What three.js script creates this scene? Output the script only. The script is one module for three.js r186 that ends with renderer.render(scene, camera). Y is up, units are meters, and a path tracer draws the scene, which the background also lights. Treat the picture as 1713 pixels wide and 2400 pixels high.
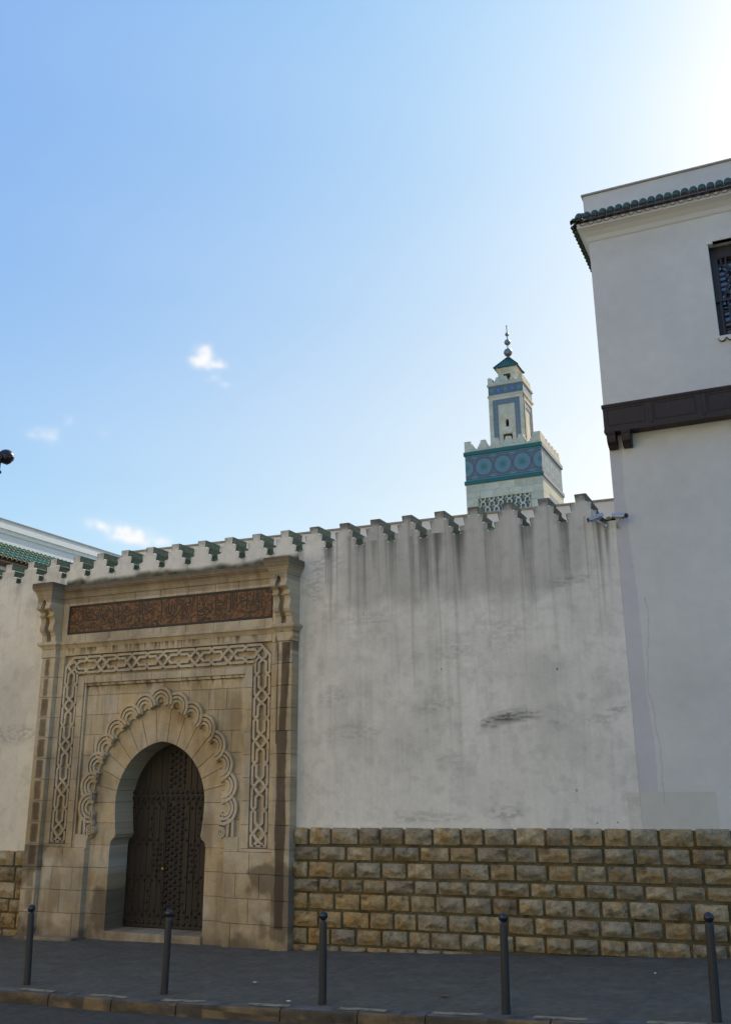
import * as THREE from 'three';
import { mergeGeometries } from 'three/addons/utils/BufferGeometryUtils.js';

// ---------------------------------------------------------------- camera, sky, sun, exposure
const scene = new THREE.Scene();
const rad = THREE.MathUtils.degToRad;
const EYE = new THREE.Vector3(0, 2.4416, 14);
const camera = new THREE.PerspectiveCamera(56.372, 1713 / 2400, 0.1, 3000);
{
  const yaw = rad(24.395), pitch = rad(17.533), roll = rad(-0.4036);
  const f = new THREE.Vector3(-Math.sin(yaw) * Math.cos(pitch), Math.sin(pitch), -Math.cos(yaw) * Math.cos(pitch));
  const r0 = new THREE.Vector3(Math.cos(yaw), 0, -Math.sin(yaw)), u0 = new THREE.Vector3().crossVectors(r0, f);
  const r = r0.clone().multiplyScalar(Math.cos(roll)).addScaledVector(u0, Math.sin(roll));
  const u = u0.clone().multiplyScalar(Math.cos(roll)).addScaledVector(r0, -Math.sin(roll));
  camera.quaternion.setFromRotationMatrix(new THREE.Matrix4().makeBasis(r, u, f.clone().negate()));
  camera.position.copy(EYE);
  camera.setViewOffset(1713, 2400, 0, 80, 1713, 2400);
  camera.updateMatrixWorld();
}
const renderer = new THREE.WebGLRenderer();
renderer.toneMapping = THREE.LinearToneMapping;
renderer.toneMappingExposure = 1;
renderer.shadowMap.enabled = true;

const SUN_AZ = rad(12), SUN_EL = rad(37);           // azimuth from -z towards +x
const sunDir = new THREE.Vector3(Math.sin(SUN_AZ) * Math.cos(SUN_EL), Math.sin(SUN_EL), -Math.cos(SUN_AZ) * Math.cos(SUN_EL));
const sun = new THREE.DirectionalLight(new THREE.Color(1, 0.9, 0.74), 5);
sun.position.copy(sunDir).multiplyScalar(90).add(new THREE.Vector3(-8, 0, 0));
sun.target.position.set(-8, 0, 0);
sun.castShadow = true;
sun.shadow.mapSize.set(4096, 4096);
Object.assign(sun.shadow.camera, { left: -60, right: 60, top: 60, bottom: -60, near: 1, far: 220 });
scene.add(sun, sun.target);

// ---------------------------------------------------------------- noise and random numbers
function rng(seed) { let a = seed >>> 0; return () => { a = (a + 0x6d2b79f5) >>> 0; let t = Math.imul(a ^ (a >>> 15), 1 | a); t = (t + Math.imul(t ^ (t >>> 7), 61 | t)) ^ t; return ((t ^ (t >>> 14)) >>> 0) / 4294967296; }; }
const NT = new Float32Array(65536); { const r = rng(77); for (let i = 0; i < 65536; i++) NT[i] = r(); }
function vn(x, y) {
  const xi = Math.floor(x), yi = Math.floor(y); let fx = x - xi, fy = y - yi;
  fx = fx * fx * (3 - 2 * fx); fy = fy * fy * (3 - 2 * fy);
  const a = (xi & 255), b = ((xi + 1) & 255), c = (yi & 255) << 8, d = ((yi + 1) & 255) << 8;
  return (NT[a | c] * (1 - fx) + NT[b | c] * fx) * (1 - fy) + (NT[a | d] * (1 - fx) + NT[b | d] * fx) * fy;
}
function fbm(x, y, o = 4) { let s = 0, a = 0.5, n = 0; for (let i = 0; i < o; i++) { s += a * vn(x, y); n += a; x = x * 2.03 + 17.3; y = y * 2.03 + 9.1; a *= 0.5; } return s / n; }
const sst = (a, b, x) => { const t = Math.min(1, Math.max(0, (x - a) / (b - a))); return t * t * (3 - 2 * t); };
const clamp = (x, a, b) => Math.min(b, Math.max(a, x));
const lerp = (a, b, t) => a + (b - a) * t;

// ---------------------------------------------------------------- the sky: air brightening towards the sun and the horizon, a few small clouds
{
  const W = 2048, H = 1024, px = new Float32Array(W * H * 4), D2 = 180 / Math.PI;
  const puffs = [   // azimuth, elevation, half-width, half-height (degrees), density
    [-34.85, 24.75, 0.42, 0.42, 0.95], [-34.95, 24.25, 0.6, 0.34, 1.2], [-34.3, 24.1, 0.7, 0.26, 0.8], [-33.7, 23.95, 0.4, 0.18, 0.3], [-34.1, 23.25, 0.45, 0.16, 0.22], [-33.3, 22.9, 0.4, 0.13, 0.28],
    [-44.6, 19.2, 0.45, 0.3, 0.35], [-43.6, 19.15, 0.5, 0.4, 0.3], [-42.8, 20.1, 0.3, 0.25, 0.16], [-40.7, 19.6, 0.35, 0.2, 0.1], [-44.7, 13.9, 0.4, 0.15, 0.4],
    [-40.6, 14.3, 0.6, 0.28, 0.6], [-39.8, 14.2, 0.6, 0.3, 0.55], [-38.9, 13.85, 0.8, 0.34, 1.3], [-38.1, 13.7, 0.8, 0.34, 1.2], [-37.2, 13.45, 0.9, 0.26, 0.6],
  ];
  for (let j = 0; j < H; j++) {
    const el = ((j + 0.5) / H - 0.5) * Math.PI, se = Math.sin(el), ce = Math.cos(el);
    for (let i = 0; i < W; i++) {
      const th = ((i + 0.5) / W - 0.5) * 2 * Math.PI, x = ce * Math.cos(th), z = ce * Math.sin(th), y = se;
      const cg = clamp(x * sunDir.x + y * sunDir.y + z * sunDir.z, -1, 1), g = Math.acos(cg) * D2;
      const e = Math.max(y, 0), h = Math.pow(1 - e, 3.2), f = Math.exp(-g / 25), c0 = Math.exp(-g / 10);
      let r = 0.157 + 0.42 * f + h * (0.05 + 5.3 * f) + c0, gg = 0.311 + 0.88 * f + h * (0.53 + 2.15 * f) + 0.08 * c0, b = 0.8 + 0.33 * f + h * 0.3 + 0.2 * c0;
      { const wz = 0.055 * h * (fbm(x * 5 + 3 * y + 40, z * 5 + 9 * y + 20, 5) - 0.5) + 0.05 * (fbm(x * 2.2 + 4.5 * y + 9, z * 2.2 + 5 * y + 60, 5) - 0.5); r += wz * 1.6; gg += wz * 1.1; b += wz * 0.5; }   // thin veils of high haze
      if (y < 0) { const k = sst(0, -0.06, y); r = lerp(r, 0.20, k); gg = lerp(gg, 0.19, k); b = lerp(b, 0.18, k); }
      else {
        const az = Math.atan2(x, -z) * D2, ed = el * D2;
        if (az > -48 && az < -30 && ed > 11 && ed < 28) {
          let d = 0;
          for (const [pa, pe, pw, ph, s] of puffs) { const q = ((az - pa) / pw) ** 2 + ((ed - pe) / ph) ** 2; if (q < 5) d += s * Math.exp(-q * 1.1); }
          if (d > 0.01) { d *= 0.25 + 1.5 * sst(0.3, 0.7, fbm(az * 2.7 + 80, ed * 4.2 + 40, 4)); d = Math.min(1, d * 1.05); r = lerp(r, 0.98, d); gg = lerp(gg, 0.985, d); b = lerp(b, 1.0, d); }
        }
      }
      const o = (j * W + i) * 4; px[o] = r; px[o + 1] = gg; px[o + 2] = b; px[o + 3] = 1;
    }
  }
  const t = new THREE.DataTexture(px, W, H, THREE.RGBAFormat, THREE.FloatType);
  t.mapping = THREE.EquirectangularReflectionMapping; t.magFilter = THREE.LinearFilter; t.minFilter = THREE.LinearFilter; t.needsUpdate = true;
  scene.background = t; scene.environment = t;
}

// ---------------------------------------------------------------- helpers: textures, geometry, objects
function dataTex(W, H, fn, srgb = true) {
  const p = new Uint8Array(W * H * 4), c = [0, 0, 0];
  for (let j = 0; j < H; j++) for (let i = 0; i < W; i++) { fn(i, j, c); const o = (j * W + i) * 4; p[o] = clamp(c[0], 0, 255); p[o + 1] = clamp(c[1], 0, 255); p[o + 2] = clamp(c[2], 0, 255); p[o + 3] = 255; }
  const t = new THREE.DataTexture(p, W, H); t.magFilter = THREE.LinearFilter; t.minFilter = THREE.LinearFilter; t.wrapS = t.wrapT = THREE.RepeatWrapping;
  if (srgb) t.colorSpace = THREE.SRGBColorSpace; t.needsUpdate = true; return t;
}
function canvasTex(W, H, draw) {
  const c = document.createElement('canvas'); c.width = W; c.height = H; draw(c.getContext('2d'), W, H);
  const t = new THREE.CanvasTexture(c); t.colorSpace = THREE.SRGBColorSpace; t.magFilter = THREE.LinearFilter; t.wrapS = t.wrapT = THREE.RepeatWrapping; return t;
}
function rep(tex, x, y) { const t = tex.clone(); t.repeat.set(x, y); t.needsUpdate = true; return t; }
const std = (o) => new THREE.MeshStandardMaterial({ roughness: 0.9, ...o });
const used = {};
function numbered(n) { const k = used[n] = (used[n] ?? -1) + 1; return k ? `${n}_${String(k).padStart(3, '0')}` : n; }
function mesh(name, geo, mat, parent) { const m = new THREE.Mesh(geo, mat); m.name = name; m.castShadow = m.receiveShadow = true; parent.add(m); return m; }
function group(name, parent) { const g = new THREE.Group(); g.name = name; parent.add(g); return g; }
function thing(name, label, category, pos = [0, 0, 0], grp) { const g = group(numbered(name), scene); g.position.set(...pos); g.userData = { label, category }; if (grp) g.userData.group = grp; return g; }
function structure(name, geo, mat) { const m = mesh(numbered(name), geo, mat, scene); m.userData.kind = 'structure'; return m; }

class Tri {   // collects flat-shaded quads and triangles
  constructor() { this.p = []; }
  tri(a, b, c) { this.p.push(...a, ...b, ...c); return this; }
  quad(a, b, c, d) { return this.tri(a, b, c).tri(a, c, d); }
  build() { const g = new THREE.BufferGeometry(); g.setAttribute('position', new THREE.Float32BufferAttribute(this.p, 3)); g.computeVertexNormals(); g.setAttribute('uv', new THREE.Float32BufferAttribute(new Float32Array(this.p.length / 3 * 2), 2)); return g; }
}
function planar(g, x0, y0, w, h, dx = 0, dy = 0) { const p = g.attributes.position, a = new Float32Array(p.count * 2); for (let i = 0; i < p.count; i++) { a[2 * i] = (p.getX(i) + dx - x0) / w; a[2 * i + 1] = (p.getY(i) + dy - y0) / h; } g.setAttribute('uv', new THREE.BufferAttribute(a, 2)); return g; }
function boxUV(g, s = 1, ox = 0, oy = 0) {   // metre uvs by the way each face points
  if (g.index) g = g.toNonIndexed();
  g.computeVertexNormals();
  const p = g.attributes.position, n = g.attributes.normal, a = new Float32Array(p.count * 2);
  for (let i = 0; i < p.count; i++) { const X = Math.abs(n.getX(i)), Y = Math.abs(n.getY(i)), Z = Math.abs(n.getZ(i)); const [u, v] = Z >= X && Z >= Y ? [p.getX(i), p.getY(i)] : X >= Y ? [p.getZ(i), p.getY(i)] : [p.getX(i), p.getZ(i)]; a[2 * i] = u / s + ox; a[2 * i + 1] = v / s + oy; }
  g.setAttribute('uv', new THREE.BufferAttribute(a, 2)); return g;
}
function box(x0, x1, y0, y1, z0, z1, bev = 0) {
  if (!bev) { const g = new THREE.BoxGeometry(x1 - x0, y1 - y0, z1 - z0); g.translate((x0 + x1) / 2, (y0 + y1) / 2, (z0 + z1) / 2); return boxUV(g); }
  return poly([[x0, y0], [x1, y0], [x1, y1], [x0, y1]], z0, z1, bev);
}
function poly(pts, z0, z1, bev = 0.005, holes) {   // outline in x,y pushed through z0..z1, edges chamfered
  const s = new THREE.Shape(pts.map(([x, y]) => new THREE.Vector2(x, y)));
  if (holes) for (const h of holes) s.holes.push(new THREE.Path(h.map(([x, y]) => new THREE.Vector2(x, y))));
  const d = z1 - z0, b = Math.min(bev, d * 0.4);
  const g = new THREE.ExtrudeGeometry(s, { depth: d - 2 * b, bevelEnabled: b > 0, bevelThickness: b, bevelSize: b, bevelOffset: -b, bevelSegments: 1, steps: 1, curveSegments: 8 });
  g.translate(0, 0, z0 + b); return boxUV(g);
}
function moulding(prof, x0, x1) {   // outline in z,y drawn along x
  const t = new Tri(), n = prof.length;
  for (let i = 0; i < n; i++) { const [za, ya] = prof[i], [zb, yb] = prof[(i + 1) % n]; t.quad([x0, ya, za], [x1, ya, za], [x1, yb, zb], [x0, yb, zb]); }
  const tr = THREE.ShapeUtils.triangulateShape(prof.map(([z, y]) => new THREE.Vector2(z, y)), []);
  for (const [a, b, c] of tr) for (const x of [x0, x1]) t.tri(...[a, b, c].map((k) => [x, prof[k][1], prof[k][0]]));
  return boxUV(t.build());
}
function rectLoft(levels, zb) {   // stacked rectangles [y, x0, x1, zf] with the same back
  const t = new Tri();
  const R = ([y, a, b, z]) => [[a, y, zb], [a, y, z], [b, y, z], [b, y, zb]];
  for (let i = 0; i + 1 < levels.length; i++) { const A = R(levels[i]), B = R(levels[i + 1]); for (let k = 0; k < 4; k++) t.quad(A[k], A[(k + 1) % 4], B[(k + 1) % 4], B[k]); }
  t.quad(...R(levels[0])); t.quad(...R(levels.at(-1)));
  return boxUV(t.build());
}
function ribbon(pts, w, th) {   // flat strap with a squared section; pts [x, y, zTop]
  const t = new Tri(), L = [], R = [], n = pts.length;
  for (let i = 0; i < n; i++) {
    const a = pts[Math.max(0, i - 1)], b = pts[i], c = pts[Math.min(n - 1, i + 1)];
    let d1 = [b[0] - a[0], b[1] - a[1]], d2 = [c[0] - b[0], c[1] - b[1]]; let l1 = Math.hypot(...d1), l2 = Math.hypot(...d2);
    if (l1 < 1e-6) { d1 = d2; l1 = l2; } if (l2 < 1e-6) { d2 = d1; l2 = l1; }
    const n1 = [-d1[1] / l1, d1[0] / l1], n2 = [-d2[1] / l2, d2[0] / l2]; let m = [n1[0] + n2[0], n1[1] + n2[1]]; const ml = Math.hypot(...m) || 1; m = [m[0] / ml, m[1] / ml];
    const k = w / 2 / Math.max(0.45, m[0] * n1[0] + m[1] * n1[1]);
    L.push([b[0] + m[0] * k, b[1] + m[1] * k, b[2]]); R.push([b[0] - m[0] * k, b[1] - m[1] * k, b[2]]);
  }
  const lo = (p) => [p[0], p[1], p[2] - th];
  for (let i = 0; i + 1 < n; i++) { t.quad(R[i], R[i + 1], L[i + 1], L[i]); t.quad(lo(R[i]), lo(R[i + 1]), R[i + 1], R[i]); t.quad(L[i], L[i + 1], lo(L[i + 1]), lo(L[i])); }
  t.quad(lo(R[0]), R[0], L[0], lo(L[0])); t.quad(lo(L[n - 1]), L[n - 1], R[n - 1], lo(R[n - 1]));
  return boxUV(t.build());
}
const arcPts = (cx, cy, r, a0, a1, n, z) => Array.from({ length: n + 1 }, (_, i) => { const a = lerp(a0, a1, i / n); return [cx + r * Math.cos(a), cy + r * Math.sin(a), typeof z === 'function' ? z(i / n) : z]; });
function lathe(prof, seg = 20) { return new THREE.LatheGeometry(prof.map(([r, y]) => new THREE.Vector2(r, y)), seg); }
function tube(pts, r, seg = 24, rs = 8) { return new THREE.TubeGeometry(new THREE.CatmullRomCurve3(pts.map((p) => new THREE.Vector3(...p))), seg, r, rs); }

// the pavement's height: the street climbs to the right
const GX = [-60, -13, -10.2, -7.56, -4.5, -1.34, 40], GY = [-1.1, -0.085, -0.03, 0.01, 0.13, 0.267, 2.0];
function ground(x) { let i = 0; while (i < GX.length - 2 && x > GX[i + 1]) i++; return lerp(GY[i], GY[i + 1], (x - GX[i]) / (GX[i + 1] - GX[i])); }

// ---------------------------------------------------------------- surfaces
const grain = dataTex(512, 512, (i, j, c) => { const v = 110 + 70 * (fbm(i / 6, j / 6, 3) - 0.5) + 70 * (vn(i / 1.7, j / 1.7) - 0.5) + 90 * (fbm(i / 40, j / 40, 3) - 0.5); c[0] = c[1] = c[2] = v; }, false);
const blotch = dataTex(512, 512, (i, j, c) => { const v = 128 + 190 * (fbm(i / 64, j / 64, 5) - 0.5); c[0] = c[1] = c[2] = v; }, false);

// lime plaster of the boundary wall, x -15.6..-2.29, y -0.2..6.6: rain streaks under the crenels, damp blotches, a mortar patch
const PW = [-15.6, -0.2, 13.31, 6.8];
const plasterMap = (() => {
  const W = 2048, H = 1024, G = new Float32Array(W * H), Lt = new Float32Array(W * H), r = rng(5);
  const sx = W / PW[2], sy = H / PW[3];
  const add = (A, x0, x1, y0, y1, fn) => { for (let j = Math.max(0, Math.floor((y0 - PW[1]) * sy)); j < Math.min(H, (y1 - PW[1]) * sy); j++) for (let i = Math.max(0, Math.floor((x0 - PW[0]) * sx)); i < Math.min(W, (x1 - PW[0]) * sx); i++) A[j * W + i] += fn(i / sx + PW[0], j / sy + PW[1]); };
  const drip = (A, xd, top, len, w, s) => { const ph = r() * 50; add(A, xd - 4 * w, xd + 4 * w, top - len, top, (x, y) => { const t = clamp((top - y) / len, 0, 1), wob = 0.03 * (vn(ph, y * 1.3) - 0.5); return s * Math.exp(-(((x - xd - wob) / (w * (1 - 0.35 * t))) ** 2)) * (1 - t) ** 0.8 * (0.5 + vn(x * 40 + ph, y * 2.2)); }); };
  for (let k = 0; k < 23; k++) {   // crenels
    const xv = -2.866 + 0.0805 + 0.283 - 0.566 * k, right = xv > -7.2, mid = xv < -7.6 && xv > -12.6;
    const st = (right ? 0.25 + 0.45 * r() : 0.3);
    for (let q = 0; q < (right ? 7 : 3); q++) drip(G, xv + (r() - 0.5) * 0.17, 6.17 + 0.02 * r(), mid ? 0.2 : (0.25 + 1.5 * r() * r() + (right ? 0.35 : 0.1)), 0.012 + 0.03 * r(), st * (0.25 + 0.45 * r()));
    drip(G, xv + 0.05 * (r() - 0.5), 6.18, mid ? 0.15 : 0.14 + 0.25 * r(), 0.05 + 0.05 * r(), st * 0.9);
    if (right) for (let q = 0; q < 5; q++) { drip(G, xv + (r() - 0.5) * 0.5, 6.3 + 0.25 * r(), 0.9 + 1.6 * r(), 0.008 + 0.022 * r(), 0.08 + 0.16 * r()); drip(Lt, xv + (r() - 0.5) * 0.55, 6.3 + 0.2 * r(), 0.5 + 1.2 * r(), 0.01 + 0.03 * r(), 0.2 + 0.3 * r()); }
    for (const dx of [-0.283, 0.283 - 0.566]) add(G, xv + dx - 0.12, xv + dx + 0.4, 6.4, 6.58, (x, y) => (right ? 1.5 : 0.35) * sst(6.4, 6.57, y) * fbm(x * 14, y * 14, 3));
    for (const [y, h] of [[6.41, 0.16], [6.27, 0.23]]) add(G, xv - 0.3, xv + 0.3, y - 0.12, y + 0.01, (x, yy) => { const d = 0.283 - Math.abs(x - xv); return (right ? 0.7 : 0.3) * sst(y - 0.12, y, yy) * sst(h - 0.1, h, d) * fbm(x * 20, yy * 20, 3); });
  }
  for (const [x, l, w, s] of [[-5.12, 0.9, 0.05, 0.8], [-5.1, 0.5, 0.09, 0.6], [-4.74, 0.45, 0.1, 0.8], [-4.72, 1.0, 0.05, 0.5], [-6.2, 0.5, 0.07, 0.35], [-5.55, 2.3, 0.03, 0.3], [-5.1, 2.6, 0.02, 0.22], [-3.75, 2.1, 0.012, 0.3], [-3.78, 2.9, 0.01, 0.2], [-2.75, 1.3, 0.014, 0.35], [-2.42, 0.7, 0.03, 0.35], [-4.83, 4.4, 0.03, 0.13], [-6.35, 1.8, 0.02, 0.2], [-3.1, 1.5, 0.012, 0.3], [-5.3, 1.2, 0.05, 0.35]]) drip(G, x, 6.2, l, w, s);
  // broad grey damp under the crest, ragged lower edge
  add(G, -7.05, -2.3, 4.2, 6.6, (x, y) => { const e = 5.0 + 0.5 * (fbm(x * 0.9 + 3, 2.2, 3) - 0.5) + 0.22 * (fbm(x * 3.1, 8, 3) - 0.5) + 0.35 * sst(-3.6, -2.4, x); return (0.2 + 0.14 * fbm(x * 9, y * 1.1, 4)) * sst(e - 0.1, e + 0.25, y + 0.25 * (fbm(x * 5 + 7, y * 5, 4) - 0.5)) * sst(-7.05, -6.5, x) * (1 - 0.75 * sst(-3.0, -2.4, x)) * (0.75 + 0.5 * fbm(x * 5, y * 2, 4)); });
  add(G, -7.5, -2.29, 1.7, 5.6, (x, y) => sst(1.8, 3.0, y) * sst(5.6, 4.9, y) * (0.1 * sst(0.38, 0.78, fbm(x * 1.1 + 20, y * 1.3 + 7, 6)) + 0.045 * sst(0.45, 0.66, fbm(x * 2.3 + 50, y * 3.1 + 7, 6)) + 0.08 * sst(0.5, 0.8, fbm(x * 11 + 3, y * 0.9, 4)) * fbm(x * 1.2, y * 1.2 + 30, 3)));
  add(G, -15.6, -2.29, -0.2, 6.6, (x, y) => 0.045 * sst(0.45, 0.75, fbm(x * 26 + 3, y * 1.7, 4)) * fbm(x * 0.9 + 8, y * 0.8 + 3, 3) + 0.07 * sst(0.55, 0.75, fbm(x * 6 + 9, y * 7 + 3, 5)));
  add(G, -15.6, -12.7, 0.8, 6.4, (x, y) => 0.1 * sst(0.46, 0.7, fbm(x * 0.9 + 60, y * 1.2 + 7, 5)));
  const smudge = (xc, yc, w, h, s0, sl = 0, s = s0 < 0.75 ? s0 * 0.6 : s0) => add(G, xc - w, xc + w, yc - h - 0.1, yc + h + 0.1, (x, y) => { const u = (x - xc) / w, v = (y - yc - sl * (x - xc)) / h, q = 1 - Math.sqrt(u * u + v * v); return q <= 0 ? 0 : 0.6 * s * sst(0, 0.7, q) * (0.35 * fbm(x * 4, y * 7, 3) + sst(0.42, 0.64, fbm(x * 13 + 5, y * 34, 5))); });
  smudge(-4.25, 3.25, 0.38, 0.12, 0.95, 0.14); smudge(-3.95, 3.32, 0.5, 0.12, 0.76, 0.02); add(G, -4.6, -3.5, 3.1, 3.5, (x, y) => { const q = 1 - Math.hypot((x + 4.1) / 0.48, (y - 3.28 - 0.08 * (x + 4.1)) / 0.11); return q > 0 ? 0.5 * sst(0, 0.8, q) * fbm(x * 9, y * 14, 4) : 0; }); smudge(-3.4, 3.2, 0.16, 0.06, 0.6); smudge(-2.7, 3.25, 0.42, 0.13, 0.35, 0.2); smudge(-2.5, 3.36, 0.2, 0.06, 0.6, 0.15);
  smudge(-4.2, 1.97, 0.4, 0.14, 0.6); smudge(-5.4, 1.9, 0.9, 0.12, 0.35); smudge(-3.05, 5.24, 0.5, 0.11, 0.6, 0.1); smudge(-4.9, 4.3, 0.6, 0.3, 0.25); smudge(-6.6, 3.15, 0.7, 0.25, 0.3); smudge(-5.2, 3.5, 0.5, 0.14, 0.35); smudge(-6.3, 4.9, 0.8, 0.12, 0.3); smudge(-13.6, 3.3, 1.2, 0.2, 0.5); smudge(-6.9, 3.7, 0.4, 0.2, 0.3); smudge(-4.1, 4.5, 0.6, 0.35, 0.25); smudge(-5.0, 2.7, 0.35, 0.2, 0.3); smudge(-7.3, 5.55, 0.25, 0.5, 0.4); smudge(-7.1, 5.9, 0.5, 0.2, 0.4);
  // moss on the ledge above the portal cornice
  const M = new Float32Array(W * H);
  add(M, -12.6, -7.6, 5.8, 6.3, (x, y) => { const t = 5.99 + 0.13 * fbm(x * 2.5, 1, 4) ; return sst(t + 0.06, t - 0.05, y) * (0.55 + 0.5 * fbm(x * 9, y * 9, 3)); });
  const spots = [[-3.314, 3.958, 0.011], [-3.151, 2.276, 0.01], [-5.1, 4.05, 0.009], [-2.62, 1.86, 0.008], [-2.9, 1.85, 0.008], [-6.4, 5.0, 0.007]];
  for (const [x0, y0, q] of spots) add(G, x0 - 0.05, x0 + 0.05, y0 - 0.06, y0 + 0.06, (x, y) => 1.6 * sst(1.2, 0.6, Math.hypot((x - x0) / q, (y - y0) / q / 1.8)));
  return dataTex(W, H, (i, j, c) => {
    const x = i / sx + PW[0], y = j / sy + PW[1], o = j * W + i;
    const m = 1 + 0.07 * (fbm(x * 1.3, y * 1.3, 4) - 0.5) + 0.05 * (fbm(x * 9, y * 9, 3) - 0.5) + 0.035 * (vn(x * 46, y * 46) - 0.5);
    let R = 224 * m, Gc = 219 * m, B = 208 * m;
    if (x < -12) { R += 2; B -= 5; }
    const l = clamp(Lt[o], 0, 1) * 0.35; R = lerp(R, 214, l); Gc = lerp(Gc, 212, l); B = lerp(B, 208, l);
    const g = 1 - Math.exp(-1.1 * G[o]); R = lerp(R, 84, g); Gc = lerp(Gc, 82, g); B = lerp(B, 77, g);
    const mo = clamp(M[o], 0, 1); R = lerp(R, 62, mo); Gc = lerp(Gc, 60, mo); B = lerp(B, 42, mo);
    if (x > -2.468 && y < 2.25) { R *= 0.95; Gc *= 0.94; B *= 0.93; }
    c[0] = R; c[1] = Gc; c[2] = B;
  });
})();
const M = {};
M.plaster = std({ map: plasterMap, roughness: 0.95, bumpMap: rep(grain, 9, 4.6), bumpScale: 0.004 });

// smoother render of the corner building, x -2.3..2.7, y 1.5..12
const BW = [-2.3, 1.5, 5, 10.5];
M.render = std({
  map: dataTex(512, 1024, (i, j, c) => {
    const x = i / 512 * 5 - 2.3, y = j / 1024 * 10.5 + 1.5; const m = 1 + 0.07 * (fbm(x * 1.4 + 9, y * 1.4, 4) - 0.5) + 0.04 * (fbm(x * 8, y * 8, 3) - 0.5);
    let R = 204 * m, G = 202 * m, B = 197 * m;
    const strip = x < -2.06 - 0.1 * (fbm(3, y * 0.8, 3) - 0.5) - 0.05 * sst(3, 7, y) && y > 2.25 && y < 7.4; if (strip) { R *= 0.95; G *= 0.94; B *= 0.965; }
    if (x < -1.313 && y < 2.25) { R *= 0.96; G *= 0.955; B *= 0.93; }
    if (y > 2.1 && y < 4.9) { const cx = -2.02 + 0.16 * (fbm(1.5, y * 1.1, 2) - 0.5) + 0.05 * (vn(9, y * 7) - 0.5); if (Math.abs(x - cx) < 0.006) { R *= 0.9; G *= 0.9; B *= 0.9; } }
    c[0] = R; c[1] = G; c[2] = B;
  }), roughness: 0.93, bumpMap: rep(grain, 4, 8), bumpScale: 0.003,
});
M.cornice = std({ color: new THREE.Color(0.6, 0.59, 0.56), roughness: 0.93, bumpMap: rep(grain, 1, 1), bumpScale: 0.003 });
M.white = std({ color: new THREE.Color(0.8, 0.78, 0.73), roughness: 0.92, bumpMap: rep(grain, 1, 1), bumpScale: 0.003 });
M.coping = std({ color: new THREE.Color(0.33, 0.31, 0.27), roughness: 0.9 });

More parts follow.
